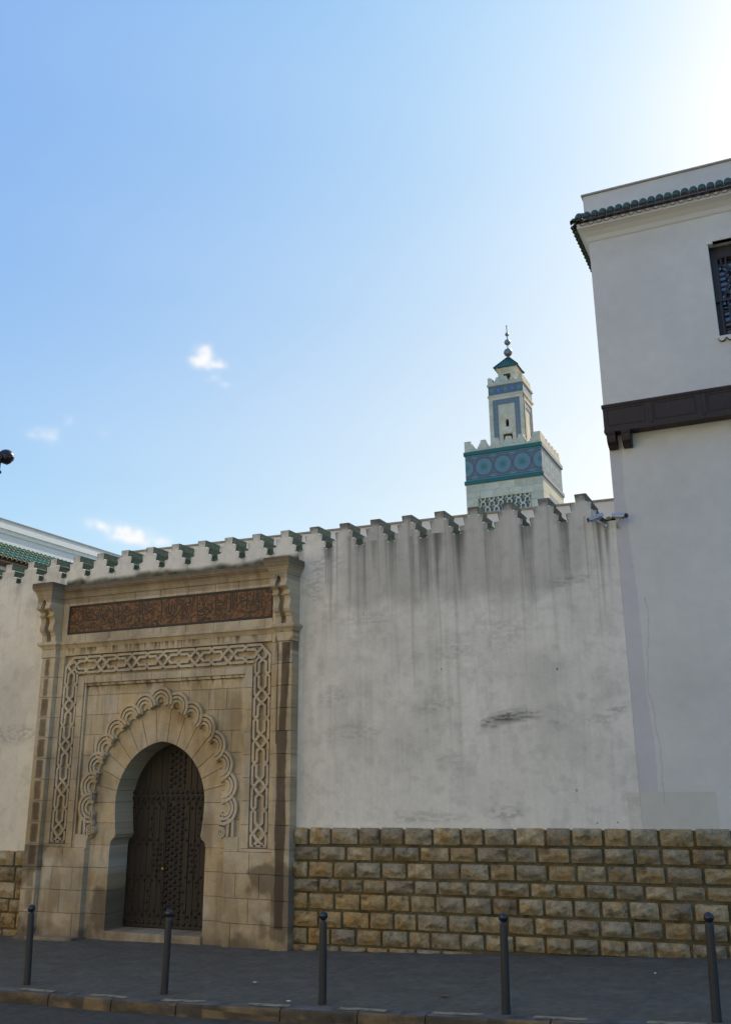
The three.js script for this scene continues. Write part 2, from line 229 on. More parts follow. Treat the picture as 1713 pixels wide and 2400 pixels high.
// limestone of the gateway, u -2.85..2.85, y -0.25..6.1: rain marks, run-off streaks, dark damp strips down the pilasters
const SW = [-2.85, -0.25, 5.7, 6.35];
const stoneMap = (() => {
  const W = 1536, H = 1536, r = rng(11), dark = new Float32Array(W * H), pale = new Float32Array(W * H), och = new Float32Array(W * H);
  const sx = W / SW[2], sy = H / SW[3];
  const add = (A, x0, x1, y0, y1, fn) => { for (let j = Math.max(0, Math.floor((y0 - SW[1]) * sy)); j < Math.min(H, (y1 - SW[1]) * sy); j++) for (let i = Math.max(0, Math.floor((x0 - SW[0]) * sx)); i < Math.min(W, (x1 - SW[0]) * sx); i++) A[j * W + i] += fn(i / sx + SW[0], j / sy + SW[1]); };
  const drip = (A, xd, top, len, w, s) => { const ph = r() * 50; add(A, xd - 3 * w, xd + 3 * w, top - len, top, (x, y) => { const t = clamp((top - y) / len, 0, 1), wob = 0.02 * (vn(ph, y * 2) - 0.5); return s * Math.exp(-(((x - xd - wob) / w) ** 2)) * (1 - t) * sst(0, 0.06, t) * (0.55 + 0.9 * vn(x * 60 + ph, y * 3)); }); };
  // run-off under the string course and the inner frame
  for (let k = 0; k < 60; k++) drip(dark, -2.2 + 4.4 * r(), 4.78, 0.08 + 0.1 * r(), 0.012 + 0.02 * r(), 0.35 + 0.4 * r());
  for (let k = 0; k < 40; k++) drip(dark, -1.65 + 3.3 * r(), 4.13, 0.06 + 0.14 * r(), 0.012 + 0.03 * r(), 0.3 + 0.5 * r());
  for (let k = 0; k < 46; k++) { const s = r() < 0.5 ? -1 : 1; drip(pale, s * (0.55 + 1.08 * r()), 4.05, 0.4 + 1.1 * r(), 0.008 + 0.02 * r(), 0.3 + 0.6 * r()); drip(och, s * (0.4 + 1.2 * r()), 4.05, 0.3 + 1.2 * r(), 0.03 + 0.06 * r(), 0.3 + 0.4 * r()); }
  for (let k = 0; k < 50; k++) drip(och, -2.2 + 4.4 * r(), 4.0 * r() + 1.2, 0.2 + 0.5 * r(), 0.02 + 0.05 * r(), 0.3);
  // pilasters: damp strip between clean arrises, block by block on the left, one long run on the right
  add(dark, -2.64, -2.3, -0.1, 4.62, (x, y) => { const row = (4.62 - y) / 0.3556, f = row - Math.floor(row), k = Math.floor(row); const lo = k < 2 ? -2.54 : -2.56 + 0.004 * k, hi = k < 2 ? -2.44 : -2.405 + 0.004 * k; const e = 0.03 * (fbm(x * 18, y * 18, 3) - 0.5); return 0.85 * sst(lo - 0.02, lo + 0.035, x + e) * sst(hi + 0.02, hi - 0.035, x + e) * sst(0.02, 0.14, f) * sst(1, 0.86, f) * (0.55 + 0.7 * fbm(x * 8, y * 5 + 40, 4)) * (y < 1.05 ? 0.35 : 1); });
  add(dark, 2.3, 2.64, 0.3, 4.6, (x, y) => { const w = 0.085 + 0.05 * (fbm(4, y * 0.8, 3) - 0.5) * 2 - (y > 3.2 ? 0.035 : 0), xc = 2.46 + 0.05 * sst(3, 4.4, y), e = 0.02 * (fbm(x * 20, y * 14, 3) - 0.5); return 1.15 * sst(w + 0.015, w - 0.015, Math.abs(x + e - xc)) * (0.6 + 0.6 * fbm(x * 5, y * 3 + 9, 4)); });
  add(dark, 2.33, 2.4, 3.0, 4.6, (x, y) => 0.8 * sst(0.02, 0.005, Math.abs(x - 2.36)) * (0.5 + fbm(x * 9, y * 5, 3)));
  add(dark, 2.31, 2.64, 4.3, 4.8, (x, y) => 0.6 * sst(0.45, 0.7, fbm(x * 12, y * 5, 4)));
  // soot along the top of the cornice, patches over the base
  add(dark, -2.85, 2.85, 5.62, 6.1, (x, y) => (0.25 + 0.8 * sst(5.8, 5.95, y)) * (0.45 + 0.8 * fbm(x * 3, y * 5, 4)));
  add(dark, -2.85, 2.85, -0.2, 1.4, (x, y) => 0.55 * sst(0.52, 0.7, fbm(x * 1.9 + 33, y * 1.9, 5)) + 0.5 * sst(0.25, -0.05, y) * fbm(x * 5, y * 5, 4));
  add(pale, -2.85, 2.85, -0.2, 1.2, (x, y) => 0.9 * sst(0.58, 0.72, fbm(x * 2.3 + 71, y * 2.3, 5)));
  add(och, -2.85, 2.85, -0.2, 6, (x, y) => 0.7 * sst(0.5, 0.72, fbm(x * 1.1 + 5, y * 1.1 + 3, 5)) + (Math.abs(x) < 1.3 && y < 3.7 && y > 1.3 ? 0.55 * fbm(x * 3, y * 3, 4) : 0));
  add(dark, -2.85, 2.85, -0.2, 6.1, (x, y) => 0.16 * sst(0.48, 0.7, fbm(x * 1.5 + 12, y * 1.2 + 44, 6)) + 0.12 * sst(0.5, 0.7, fbm(x * 9 + 12, y * 1.4 + 4, 5)));
  return dataTex(W, H, (i, j, c) => {
    const x = i / sx + SW[0], y = j / sy + SW[1], o = j * W + i;
    const m = 1 + 0.16 * (fbm(x * 2.2, y * 2.2, 5) - 0.5) + 0.09 * (fbm(x * 14, y * 14, 3) - 0.5) + 0.07 * (vn(x * 70, y * 70) - 0.5);
    let R = 192 * m, G = 178 * m, B = 154 * m;
    const q = clamp(och[o], 0, 1) * 0.48; R = lerp(R, 178 * m, q); G = lerp(G, 147 * m, q); B = lerp(B, 96 * m, q);
    const p = clamp(pale[o], 0, 1) * 0.6; R = lerp(R, 205, p); G = lerp(G, 198, p); B = lerp(B, 182, p);
    const d = 1 - Math.exp(-1.15 * dark[o]); R = lerp(R, 66, d); G = lerp(G, 54, d); B = lerp(B, 40, d);
    c[0] = R; c[1] = G; c[2] = B;
  });
})();
const stoneTints = [[1, 1, 1], [0.95, 0.94, 0.92], [1.03, 1.0, 0.94], [0.92, 0.9, 0.86], [0.98, 0.95, 0.88], [1.02, 1.02, 1.02]];
M.stone = stoneTints.map((t) => std({ map: stoneMap, color: new THREE.Color(...t), roughness: 0.92, bumpMap: rep(grain, 10, 11), bumpScale: 0.004 }));
M.mortar = std({ color: new THREE.Color(0.16, 0.12, 0.07), roughness: 1 });
M.carved = std({ color: new THREE.Color(0.47, 0.4, 0.31), roughness: 0.92, bumpMap: rep(grain, 1.5, 1.5), bumpScale: 0.003 });
const portalUV = (g) => planar(g, ...SW);

// split-faced plinth stones
const rockMap = dataTex(1024, 1024, (i, j, c) => {
  const x = i / 1024 * 4, y = j / 1024 * 4, n = fbm(x * 3, y * 3, 5), f = fbm(x * 22, y * 22, 4), m = 0.72 + 0.42 * n + 0.34 * (f - 0.5) + 0.2 * (vn(x * 90, y * 90) - 0.5);
  const o = sst(0.52, 0.72, fbm(x * 1.7 + 9, y * 1.7, 4)), k = sst(0.56, 0.85, fbm(x * 2.2 + 40, y * 3, 5));
  c[0] = lerp(lerp(172, 176, o), 84, k * 0.6) * m; c[1] = lerp(lerp(158, 147, o), 79, k * 0.6) * m; c[2] = lerp(lerp(130, 102, o), 70, k * 0.6) * m;
});
const rockTints = [[1, 1, 1], [0.84, 0.84, 0.86], [1.14, 1.1, 1.02], [0.74, 0.74, 0.76], [1.0, 0.93, 0.8], [0.92, 0.94, 0.95], [1.08, 0.92, 0.66]];
M.rock = rockTints.map((t, k) => { const m = rep(rockMap, 1, 1); m.offset.set(k * 0.37, k * 0.61); return std({ map: m, color: new THREE.Color(...t).multiplyScalar(1.05), roughness: 0.97, bumpMap: rep(grain, 5, 5), bumpScale: 0.01 }); });
M.pointing = std({ map: rep(rockMap, 0.5, 0.5), color: new THREE.Color(0.36, 0.36, 0.29), roughness: 1, bumpMap: rep(grain, 3, 3), bumpScale: 0.006 });

// asphalt of the footway (2 m tile) and of the road
const asph = (base, sp, seed) => dataTex(1024, 1024, (i, j, c) => { const v = base * (1 + 0.24 * (fbm(i / 170 + seed, j / 170, 4) - 0.5) + 0.3 * (fbm(i / 40 + seed, j / 40 + 9, 4) - 0.5)) + sp * (vn(i / 2.2 + seed, j / 2.2) - 0.5) + sp * 0.8 * (vn(i / 1.1, j / 1.1 + seed) - 0.5) + (vn(i / 2 + 50, j / 2 + seed) > 0.985 ? 38 : 0); c[0] = v * 1.02; c[1] = v * 0.98; c[2] = v * 0.86; });
M.footway = std({ map: rep(asph(88, 26, 3), 0.5, 0.5), roughness: 0.95, bumpMap: rep(grain, 2.5, 2.5), bumpScale: 0.004 });
M.road = std({ map: rep(asph(72, 30, 90), 0.5, 0.5), roughness: 0.95, bumpMap: rep(grain, 3.5, 3.5), bumpScale: 0.007 });
M.soil = std({ color: new THREE.Color(0.12, 0.11, 0.1), roughness: 1 });
const kerbTex = dataTex(512, 512, (i, j, c) => { const x = i / 128, y = j / 128, n = fbm(x * 2.1, y * 3, 5), k = sst(0.45, 0.68, fbm(x * 0.8 + 4, y * 2 + 3, 4)), m = 0.75 + 0.5 * n + 0.2 * (vn(x * 60, y * 60) - 0.5); c[0] = lerp(120, 78, k) * m; c[1] = lerp(102, 70, k) * m; c[2] = lerp(74, 58, k) * m; });
M.kerbFace = std({ map: rep(kerbTex, 0.6, 0.6), roughness: 0.95, bumpMap: rep(grain, 3, 3), bumpScale: 0.006 });
M.kerbTop = std({ color: new THREE.Color(0.2, 0.195, 0.185), map: rep(blotch, 0.7, 0.7), roughness: 0.95, bumpMap: rep(grain, 3, 3), bumpScale: 0.005 });
M.kerbMark = std({ color: new THREE.Color(0.5, 0.43, 0.27), map: rep(blotch, 1.5, 1.5), roughness: 0.9 });

// glazed green ware: colour pooled and crazed
const glazeMap = dataTex(256, 256, (i, j, c) => { const n = fbm(i / 9, j / 9, 4), s = vn(i / 1.6, j / 1.6); const w = sst(0.55, 0.75, n) * 0.7, m = 0.5 + 0.7 * n + 0.5 * (s - 0.5); c[0] = lerp(54 * m, 122, w); c[1] = lerp(82 * m, 130, w); c[2] = lerp(64 * m, 108, w); });
M.glaze = std({ map: rep(glazeMap, 3, 3), roughness: 0.3, bumpMap: rep(grain, 6, 6), bumpScale: 0.004 });
M.glazeClean = std({ color: new THREE.Color(0.02, 0.16, 0.11), roughness: 0.22 });
M.glazeB = std({ color: new THREE.Color(0.032, 0.07, 0.034), roughness: 0.6 });
M.glazeC = std({ color: new THREE.Color(0.04, 0.062, 0.032), roughness: 0.65 });
M.terracotta = std({ color: new THREE.Color(0.14, 0.085, 0.05), roughness: 0.9 });
M.tileYellow = std({ color: new THREE.Color(0.42, 0.33, 0.14), roughness: 0.5 });
M.lip = std({ color: new THREE.Color(0.8, 0.79, 0.74), roughness: 0.5 });

// joinery and metal
const woodMap = dataTex(256, 1024, (i, j, c) => { const g = fbm(i / 7, j / 120, 4), f = vn(i / 1.4, j / 46), m = 0.65 + 0.55 * g + 0.3 * (f - 0.5); c[0] = 48 * m; c[1] = 39 * m; c[2] = 32 * m; });
M.wood = [[1, 1, 1], [0.86, 0.86, 0.88], [1.1, 1.04, 0.98]].map((t, k) => { const m = rep(woodMap, 1, 0.5); m.offset.set(k * 0.3, k * 0.2); return std({ map: m, color: new THREE.Color(...t), roughness: 0.62, bumpMap: rep(woodMap, 1, 0.5), bumpScale: 0.004 }); });
M.stud = std({ color: new THREE.Color(0.035, 0.032, 0.034), roughness: 0.42, metalness: 0.7 });
M.brass = std({ color: new THREE.Color(0.6, 0.4, 0.1), roughness: 0.35, metalness: 1 });
M.beam = std({ map: rep(woodMap, 2, 0.4), color: new THREE.Color(0.9, 0.72, 0.95), roughness: 0.6, bumpMap: rep(woodMap, 2, 0.4), bumpScale: 0.003 });
M.frameDark = std({ color: new THREE.Color(0.03, 0.026, 0.032), roughness: 0.5 });
M.glass = new THREE.MeshPhysicalMaterial({ color: new THREE.Color(0.03, 0.04, 0.06), roughness: 0.04, metalness: 0, ior: 2.33, specularIntensity: 1 });
M.bollard = std({ color: new THREE.Color(0.035, 0.032, 0.032), roughness: 0.45, bumpMap: rep(grain, 1, 3), bumpScale: 0.002 });
M.bollardBall = std({ color: new THREE.Color(0.02, 0.02, 0.03), roughness: 0.16 });
M.camShell = std({ color: new THREE.Color(0.42, 0.42, 0.42), roughness: 0.35, metalness: 0.5 });
M.camDark = std({ color: new THREE.Color(0.02, 0.02, 0.025), roughness: 0.3 });
M.finial = std({ color: new THREE.Color(0.34, 0.31, 0.27), roughness: 0.38, metalness: 0.85 });
M.lampDark = std({ color: new THREE.Color(0.022, 0.024, 0.035), roughness: 0.35, metalness: 0.3 });
M.steel = std({ color: new THREE.Color(0.3, 0.3, 0.3), roughness: 0.4, metalness: 0.7 });
M.leaf = std({ color: new THREE.Color(0.25, 0.12, 0.04), roughness: 0.9 });

// ---------------------------------------------------------------- street
function strip(x0, x1, z0, z1, dy, n = 60, nz = 4) {
  const pos = [], uv = [], idx = [];
  for (let i = 0; i <= n; i++) for (let k = 0; k <= nz; k++) { const x = lerp(x0, x1, i / n), z = lerp(z0, z1, k / nz); pos.push(x, ground(x) + dy, z); uv.push(x, z); }
  for (let i = 0; i < n; i++) for (let k = 0; k < nz; k++) { const a = i * (nz + 1) + k, b = a + nz + 1; idx.push(a, a + 1, b + 1, a, b + 1, b); }
  const g = new THREE.BufferGeometry(); g.setAttribute('position', new THREE.Float32BufferAttribute(pos, 3)); g.setAttribute('uv', new THREE.Float32BufferAttribute(uv, 2)); g.setIndex(idx); g.computeVertexNormals(); return g;
}
{
  const g = new THREE.PlaneGeometry(1600, 1600); g.rotateX(-Math.PI / 2); g.translate(0, -1.3, 0); structure('ground', g, M.soil);
  structure('pavement', strip(-50, 34, -0.6, 3.66, 0, 84), M.footway);
  structure('road', strip(-50, 34, 3.7, 11.2, -0.13, 84), M.road);
  structure('pavement', strip(-50, 34, 11.2, 16.9, 0.0, 84), M.footway);
  const base = strip(-50, 34, 3.655, 3.78, -0.012, 84); const kerb = structure('kerb', base, M.kerbFace);
  const joints = [-50, -46, -30, -16, -12.4, -11.3, -10.2, -8.87, -7.93, -7.02, -5.67, -4.75, -3.99, -2.7, -1.3, 0.2, 1.6, 3, 8, 34];
  for (let k = 0; k + 1 < joints.length; k++) {
    const a = joints[k] + 0.008, b = joints[k + 1] - 0.008, prof = [[3.66, 0.004], [3.79, 0.004], [3.815, -0.004], [3.832, -0.022], [3.838, -0.05], [3.845, -0.2], [3.66, -0.2]];
    const t = new Tri(), top = new Tri(), n = prof.length, P = (x, q) => [x, ground(x) + q[1], q[0]];
    const cuts = [a, ...GX.filter((x) => x > a && x < b), b];
    for (let s = 0; s + 1 < cuts.length; s++) for (let i = 0; i < n; i++) { const A = prof[i], B = prof[(i + 1) % n]; (i < 2 ? top : t).quad(P(cuts[s], A), P(cuts[s + 1], A), P(cuts[s + 1], B), P(cuts[s], B)); }
    for (const x of [a, b]) for (let i = 1; i + 1 < n; i++) t.tri(P(x, prof[0]), P(x, prof[i]), P(x, prof[i + 1]));
    const m = mesh('kerb_stone', boxUV(t.build()), M.kerbFace, kerb);
    mesh('top_face', boxUV(top.build()), M.kerbTop, m);
  }
  // pale blocks of worn paint along the kerb's top
  for (const [a, b] of [[-9.42, -8.88], [-8.33, -7.79], [-7.28, -6.72], [-6.14, -5.61], [-5.02, -4.46], [-3.95, -3.42], [-2.89, -2.36], [-1.8, -1.27], [-0.75, -0.2], [-10.5, -9.96]]) {
    const t = new Tri(), z0 = 3.668, z1 = 3.782, y = (x) => ground(x) + 0.009, N = 5, r = rng(Math.round(a * -100));
    for (let i = 0; i < N; i++) { const xa = lerp(a, b, i / N), xb = lerp(a, b, (i + 1) / N), o = () => 0.012 * (r() - 0.5); t.quad([xa, y(xa), z0 + o()], [xb, y(xb), z0 + o()], [xb, y(xb), z1 + o()], [xa, y(xa), z1 + o()]); }
    mesh('paint_mark', boxUV(t.build()), M.kerbMark, kerb);
  }
}

// ---------------------------------------------------------------- boundary wall with its crenellation and split-stone plinth
const rocks = (() => {   // unit stones (1 x 1, depth 1), pitched face
  const out = [], r = rng(31);
  for (let v = 0; v < 16; v++) {
    const planes = [];
    for (let k = 0; k < 6; k++) { const a = r() * 6.28, s = 0.25 + 0.55 * r(); planes.push([0.84 + 0.34 * r(), Math.cos(a) * s, Math.sin(a) * s]); }
    planes.push([0.98, 0.0, 0.5 + 0.4 * r()]); planes.push([1.05, 0, -0.25 * r()]);
    const nx = 16, ny = 10, pos = [], uv = [], idx = [], ox = r() * 20, ex = (q) => 0.018 * (vn(q * 9 + ox, 3) - 0.5);
    const rr = 0.05 + 0.05 * r();
    for (let j = 0; j <= ny; j++) for (let i = 0; i <= nx; i++) {
      let s = i / nx * 2 - 1, t = j / ny * 2 - 1; const edge = Math.min(1 - Math.abs(s), (1 - Math.abs(t)) * 0.6);
      let z = 9; for (const [a, b, c] of planes) z = Math.min(z, a + b * s + c * t);
      z += 0.34 * (fbm(s * 3 + ox, t * 2.4 + ox, 3) - 0.5) + 0.2 * (vn(s * 8 + ox, t * 6) - 0.5); z = Math.max(0.38, z);
      z = edge < 0.001 ? 0.3 : lerp(0.36, z, sst(0, 0.26, edge));
      let X = s * 0.5, Y = t * 0.5; const cn = Math.max(0, Math.abs(s) + Math.abs(t) - (2 - rr)); X -= Math.sign(s) * cn * 0.22; Y -= Math.sign(t) * cn * 0.22;
      if (edge < 0.001) { X += Math.abs(s) > 0.999 ? ex(t) : 0; Y += Math.abs(t) > 0.999 ? 1.6 * ex(s + 3) : 0; }
      pos.push(X, Y, z); uv.push(X * 0.36 + ox, Y * 0.2 + ox);
    }
    for (let j = 0; j < ny; j++) for (let i = 0; i < nx; i++) { const a = j * (nx + 1) + i, b = a + nx + 1; idx.push(a, a + 1, b + 1, a, b + 1, b); }
    const rim = []; for (let i = 0; i <= nx; i++) rim.push(i); for (let j = 1; j <= ny; j++) rim.push(j * (nx + 1) + nx); for (let i = nx - 1; i >= 0; i--) rim.push(ny * (nx + 1) + i); for (let j = ny - 1; j >= 0; j--) rim.push(j * (nx + 1));
    const st = pos.length / 3; for (const q of rim) { pos.push(pos[q * 3], pos[q * 3 + 1], pos[q * 3 + 2], pos[q * 3], pos[q * 3 + 1], -0.2); uv.push(uv[q * 2], uv[q * 2 + 1], uv[q * 2] + 0.02, uv[q * 2 + 1] + 0.02); }
    for (let q = 0; q + 1 < rim.length; q++) { const a = st + 2 * q; idx.push(a, a + 1, a + 3, a, a + 3, a + 2); }
    const g = new THREE.BufferGeometry(); g.setAttribute('position', new THREE.Float32BufferAttribute(pos, 3)); g.setAttribute('uv', new THREE.Float32BufferAttribute(uv, 2)); g.setIndex(idx); g.computeVertexNormals(); out.push(g);
  }
  return out;
})();
const rowsL = [[1.741, 1.509], [1.462, 1.286], [1.248, 1.043], [1.005, 0.839], [0.802, 0.6], [0.556, 0.349], [0.32, 0.122], [0.09, -0.1]];
const rowsR = [[1.784, 1.569], [1.523, 1.347], [1.301, 1.113], [1.067, 0.91], [0.865, 0.672], [0.628, 0.444], [0.393, 0.219], [0.18, 0.0]];
const rowY = (k, e) => (x) => lerp(rowsL[k][e], rowsR[k][e], (x + 7.1) / (7.1 - 2.523));
function plinth(parent, x0, x1, rows, seed, firsts, topY, starts) {   // rows: [top(x), bottom(x)]
  const pl = group('stone_plinth', parent), r = rng(seed); pl.ends = [];
  const t = new Tri(), ya = topY(x0) - 0.02, yb = topY(x1) - 0.02; t.quad([x0, -1.2, 0.014], [x1, -1.2, 0.014], [x1, yb, 0.014], [x0, ya, 0.014]).quad([x0, ya, 0.014], [x1, yb, 0.014], [x1, yb, -0.1], [x0, ya, -0.1]);
  mesh('pointing', boxUV(t.build()), M.pointing, pl);
  rows.forEach(([top, bot], k) => {
    let a = starts ? starts[k] : x0 + 0.008; let first = !starts;
    while (a < x1 - 0.2) {
      let w = first ? firsts[k % firsts.length] : 0.405 * (0.84 + 0.33 * r()); first = false;
      const b = a + w - 0.044;
      const xm = (a + b) / 2, yt = top(xm), yb_ = Math.max(bot(xm), ground(xm) - 0.05);
      if (yt > ground(xm) + 0.02) {
        const warm = k >= 4 && xm < -5.5 ? (r() < 0.5 ? 6 : 4) : Math.floor(r() * 6); const m = mesh('stone', rocks[Math.floor(r() * 16)], M.rock[r() < 0.75 ? warm : Math.floor(r() * 6)], pl);
        m.position.set(xm, (yt + yb_) / 2 + (r() - 0.5) * 0.006, 0.012); m.scale.set(b - a, yt - yb_ + 0.012 * (r() - 0.5), 0.07 + 0.055 * r()); m.rotation.z = (r() - 0.5) * 0.014;
      }
      a = b + 0.044;
    }
    pl.ends.push(a);
  });
  return pl;
}
let plinthEnds;
const merlonOutline = (h) => [[-0.283, 6.10], [-0.283, 6.147], [-0.2075, 6.147], [-0.2275, 6.27], [-0.14, 6.28], [-0.16, 6.412], [-0.065, 6.42], [-0.0805, 6.556], [0.0805, 6.556], [0.065, 6.42], [0.16, 6.412], [0.14, 6.28], [0.2275, 6.27], [0.2075, 6.147], [0.283, 6.147], [0.283, 6.10]];
{
  const X1 = -2.2945, wall = thing('boundary_wall', 'long white plastered boundary wall with stepped green-edged battlements over a rough stone plinth', 'wall', [-8, 0, 0]);
  const dx = -8, L = (x) => x - dx;
  const uvw = (g) => planar(g, PW[0], PW[1], PW[2], PW[3], dx, 0);
  // plastered body, left and right of the gateway and above it
  mesh('plaster_face', uvw(poly([[L(-30), -1.2], [L(-12.75), -1.2], [L(-12.75), 5.85], [L(-7.62), 5.85], [L(-7.62), -1.2], [L(X1), -1.2], [L(X1), 6.085], [L(-2.502), 6.085], [L(-2.502), 6.1], [L(-30), 6.1]], -0.46, 0, 0)), M.plaster, wall);
  const tileShape = (s, xa, ya, xb, yb, th) => poly([[s * xa, ya], [s * (xa + th), ya], [s * (xb + th), yb], [s * xb, yb]].slice(0, 4), -0.462, -0.003, 0.002);
  const tg = []; for (const s of [-1, 1]) for (const [xa, ya, xb, yb] of [[0.0805, 6.553, 0.065, 6.424], [0.16, 6.409, 0.14, 6.284], [0.2275, 6.267, 0.2075, 6.15]]) tg.push(tileShape(s, xa, ya, xb, yb, 0.011), tileShape(s, xb + 0.0005, yb + 0.012, xb, yb - 0.003, 0.026));
  const ridge = new THREE.CylinderGeometry(0.052, 0.052, 0.4, 12, 1, false, 0, Math.PI); ridge.rotateZ(Math.PI / 2); ridge.rotateY(Math.PI / 2); ridge.rotateZ(0);
  const r = rng(8);
  for (let k = 0; k < 30; k++) {
    const xc = -2.866 + 0.0805 - 0.566 * k;
    const g = poly(merlonOutline(), -0.455, 0.0, 0); planar(g, PW[0], PW[1], PW[2], PW[3], xc, 0);
    const m = mesh('merlon', g, M.plaster, wall); m.position.set(L(xc), 0, 0);
    for (let q = 0; q < tg.length; q += 2) { const tm = mesh('green_tile', tg[q], M.glaze, m); mesh('tile_lip', tg[q + 1], M.lip, m); }
    const rt = mesh('ridge_tile', ridge, [M.glazeB, M.glazeC, M.glazeClean][k % 3], wall); rt.position.set(L(xc - 0.283), 6.147, -0.25);
  }
  const cap = new THREE.CylinderGeometry(0.046, 0.046, 0.44, 12, 1, false, 0, Math.PI); cap.rotateZ(Math.PI / 2); cap.rotateY(Math.PI / 2);
  for (let k = 0; k < 3; k++) { const c = mesh('ridge_tile', cap, [M.glazeC, M.glazeClean, M.glazeB][k], wall); c.position.set(L(-2.47 + 0.085 * k), 6.088 + 0.012 * k, -0.2); }
  const wallPlinth = plinthAt(wall, dx, -7.6, X1, rowsL.map((_, k) => [rowY(k, 0), rowY(k, 1)]), 21, [0.275, 0.455], rowY(0, 0)); plinthEnds = wallPlinth.ends;
  const lr = [[1.275, 1.04], [1.004, 0.789], [0.747, 0.508], [0.478, 0.297], [0.26, 0.037], [0.0, -0.2]];
  plinthAt(wall, dx, -19.96, -12.83, lr.map(([a, b]) => [(x) => a + 0.006 * (x + 13.3), (x) => b + 0.006 * (x + 13.3)]), 22, [0.33, 0.2], (x) => 1.275);
}
function plinthAt(parent, dx, x0, x1, rows, seed, firsts, topY) { const pl = plinth(parent, x0, x1, rows, seed, firsts, topY); pl.position.x = -dx; return pl; }

// ---------------------------------------------------------------- the gateway
{
  const CX = -10.205, gate = thing('stone_gateway', 'carved limestone gateway with scalloped horseshoe arch, inscription frieze and studded wooden door', 'gateway', [CX, 0, 0]);
  const r = rng(99), tint = () => M.stone[Math.floor(r() * M.stone.length)];
  const put = (name, g, parent, mat = tint()) => mesh(name, portalUV(g), mat, parent);
  const J = 0.0024;   // half a joint
  const rect = (a, b, y0, y1) => [[a + J, y0 + J], [b - J, y0 + J], [b - J, y1 - J], [a + J, y1 - J]];
  // arch curves: two centres above y = 2.1, slow return below
  const OP = { c: -0.089, r: 0.994, m: 0.905 }, RG = { c: -0.325, r: 1.598, m: 1.273 };
  const YC = 2.1;
  const curveX = (A, y, off = 0) => y >= YC ? A.c + Math.sqrt(Math.max(0, (A.r + off) ** 2 - (y - YC) ** 2)) : A.m + off - (YC - y) ** 2 / 5.36;
  const polar = (A, th, off = 0) => { const co = Math.cos(th), R = A.r + off, t = A.c * Math.abs(co) + Math.sqrt(A.c * A.c * co * co - A.c * A.c + R * R); return [t * co, YC + t * Math.sin(th)]; };
  // core behind the facing
  {
    const hole = []; const N = 28; for (let i = 0; i <= N; i++) { const p = polar(OP, rad(180 * i / N), 0.012); hole.push(p); }
    const low = []; for (let i = 1; i <= 8; i++) { const y = lerp(YC, 1.575, i / 8); low.push([curveX(OP, y, 0.012), y]); }
    const rightDown = [...low, [0.975, 1.45], [0.975, -0.6]];
    const outline = [...hole, ...rightDown.map(([x, y]) => [-x, y]), ...rightDown.slice().reverse()];
    mesh('masonry_core', boxUV(poly([[-2.6, -1.2], [2.6, -1.2], [2.6, 5.88], [-2.6, 5.88]], -0.49, -0.03, 0, [outline])), M.mortar, gate);
  }
  const rowsUp = []; for (let k = 0; k <= 9; k++) rowsUp.push(4.62 - 0.3556 * k);
  const rowsLow = [1.3675, 1.05, 0.69, 0.33, -0.25];

  // pilasters
  for (const s of [-1, 1]) {
    const p = group('pilaster', gate), a = s < 0 ? -2.63 : 2.315, b = a + 0.315;
    const ys = [...rowsUp.slice(0, 9), 1.4196, 1.05, 0.69, 0.33, -0.25];
    for (let k = 0; k + 1 < ys.length; k++) put('block', poly(rect(a, b, ys[k + 1], ys[k]), -0.05, 0.22 + 0.003 * r(), 0.006), p);
    put('frieze_block', poly(rect(a - 0.012, b + 0.012, 4.62, 4.775), -0.05, 0.238, 0.006), p);
  }
  // plain field: strips beside the carved band, courses over it, around the inscription
  const field = group('wall_field', gate), Z = 0.12;
  for (const s of [-1, 1]) {
    for (let k = 0; k < 9; k++) { const a = s < 0 ? -2.315 : 2.185; put('block', poly(rect(a, a + 0.13, rowsUp[k + 1], rowsUp[k]), -0.02, Z, 0.004), field); const f = s < 0 ? -1.83 : 1.69, top = k === 0 ? 0 : rowsUp[k]; if (k === 0) continue; put('block', poly(rect(f, f + 0.14, rowsUp[k + 1], Math.min(rowsUp[k], 4.27)), -0.02, Z, 0.004), field); }
    const a = s < 0 ? -2.315 : 2.185; put('block', poly(rect(a, a + 0.13, 4.62, 4.79), -0.02, Z, 0.004), field); put('block', poly(rect(a, a + 0.13, 4.88, 5.72), -0.02, Z - 0.004, 0.004), field);
  }
  for (const [y0, y1, n, a, b, o] of [[4.648, 4.79, 8, -2.185, 2.185, 0], [4.88, 5.04, 8, -2.185, 2.185, 0.35], [5.57, 5.725, 8, -2.185, 2.185, 0.1], [4.135, 4.2644, 11, -1.69, 1.69, 0.2]]) {
    const w = (b - a) / n; let x = a; for (let k = 0; k <= n; k++) { let e = k === n ? b : Math.min(b, a + w * (k + 0.7 + 0.2 * r())); if (b - e < 0.15) e = b; if (e - x > 0.05) put('block', poly(rect(x, e, y0, y1), -0.02, Z - (y0 > 4.8 ? 0.004 : 0), 0.004), field); x = e; }
  }
  // moulded inner frame
  const frame = group('inner_frame', gate);
  for (const s of [-1, 1]) put('frame_side', poly(s < 0 ? rect(-1.69, -1.645, 1.3675, 4.135) : rect(1.645, 1.69, 1.3675, 4.135), -0.02, 0.096, 0.004), frame);
  put('frame_head', poly(rect(-1.645, 1.645, 4.085, 4.135), -0.02, 0.096, 0.004), frame);
  // spandrels: courses cut to the arch
  const span = group('spandrel', gate), rows = [4.085, 3.92, 3.58, 3.235, 2.885, 2.54, 2.19, 1.845, 1.3675];
  const zs = 0.05;
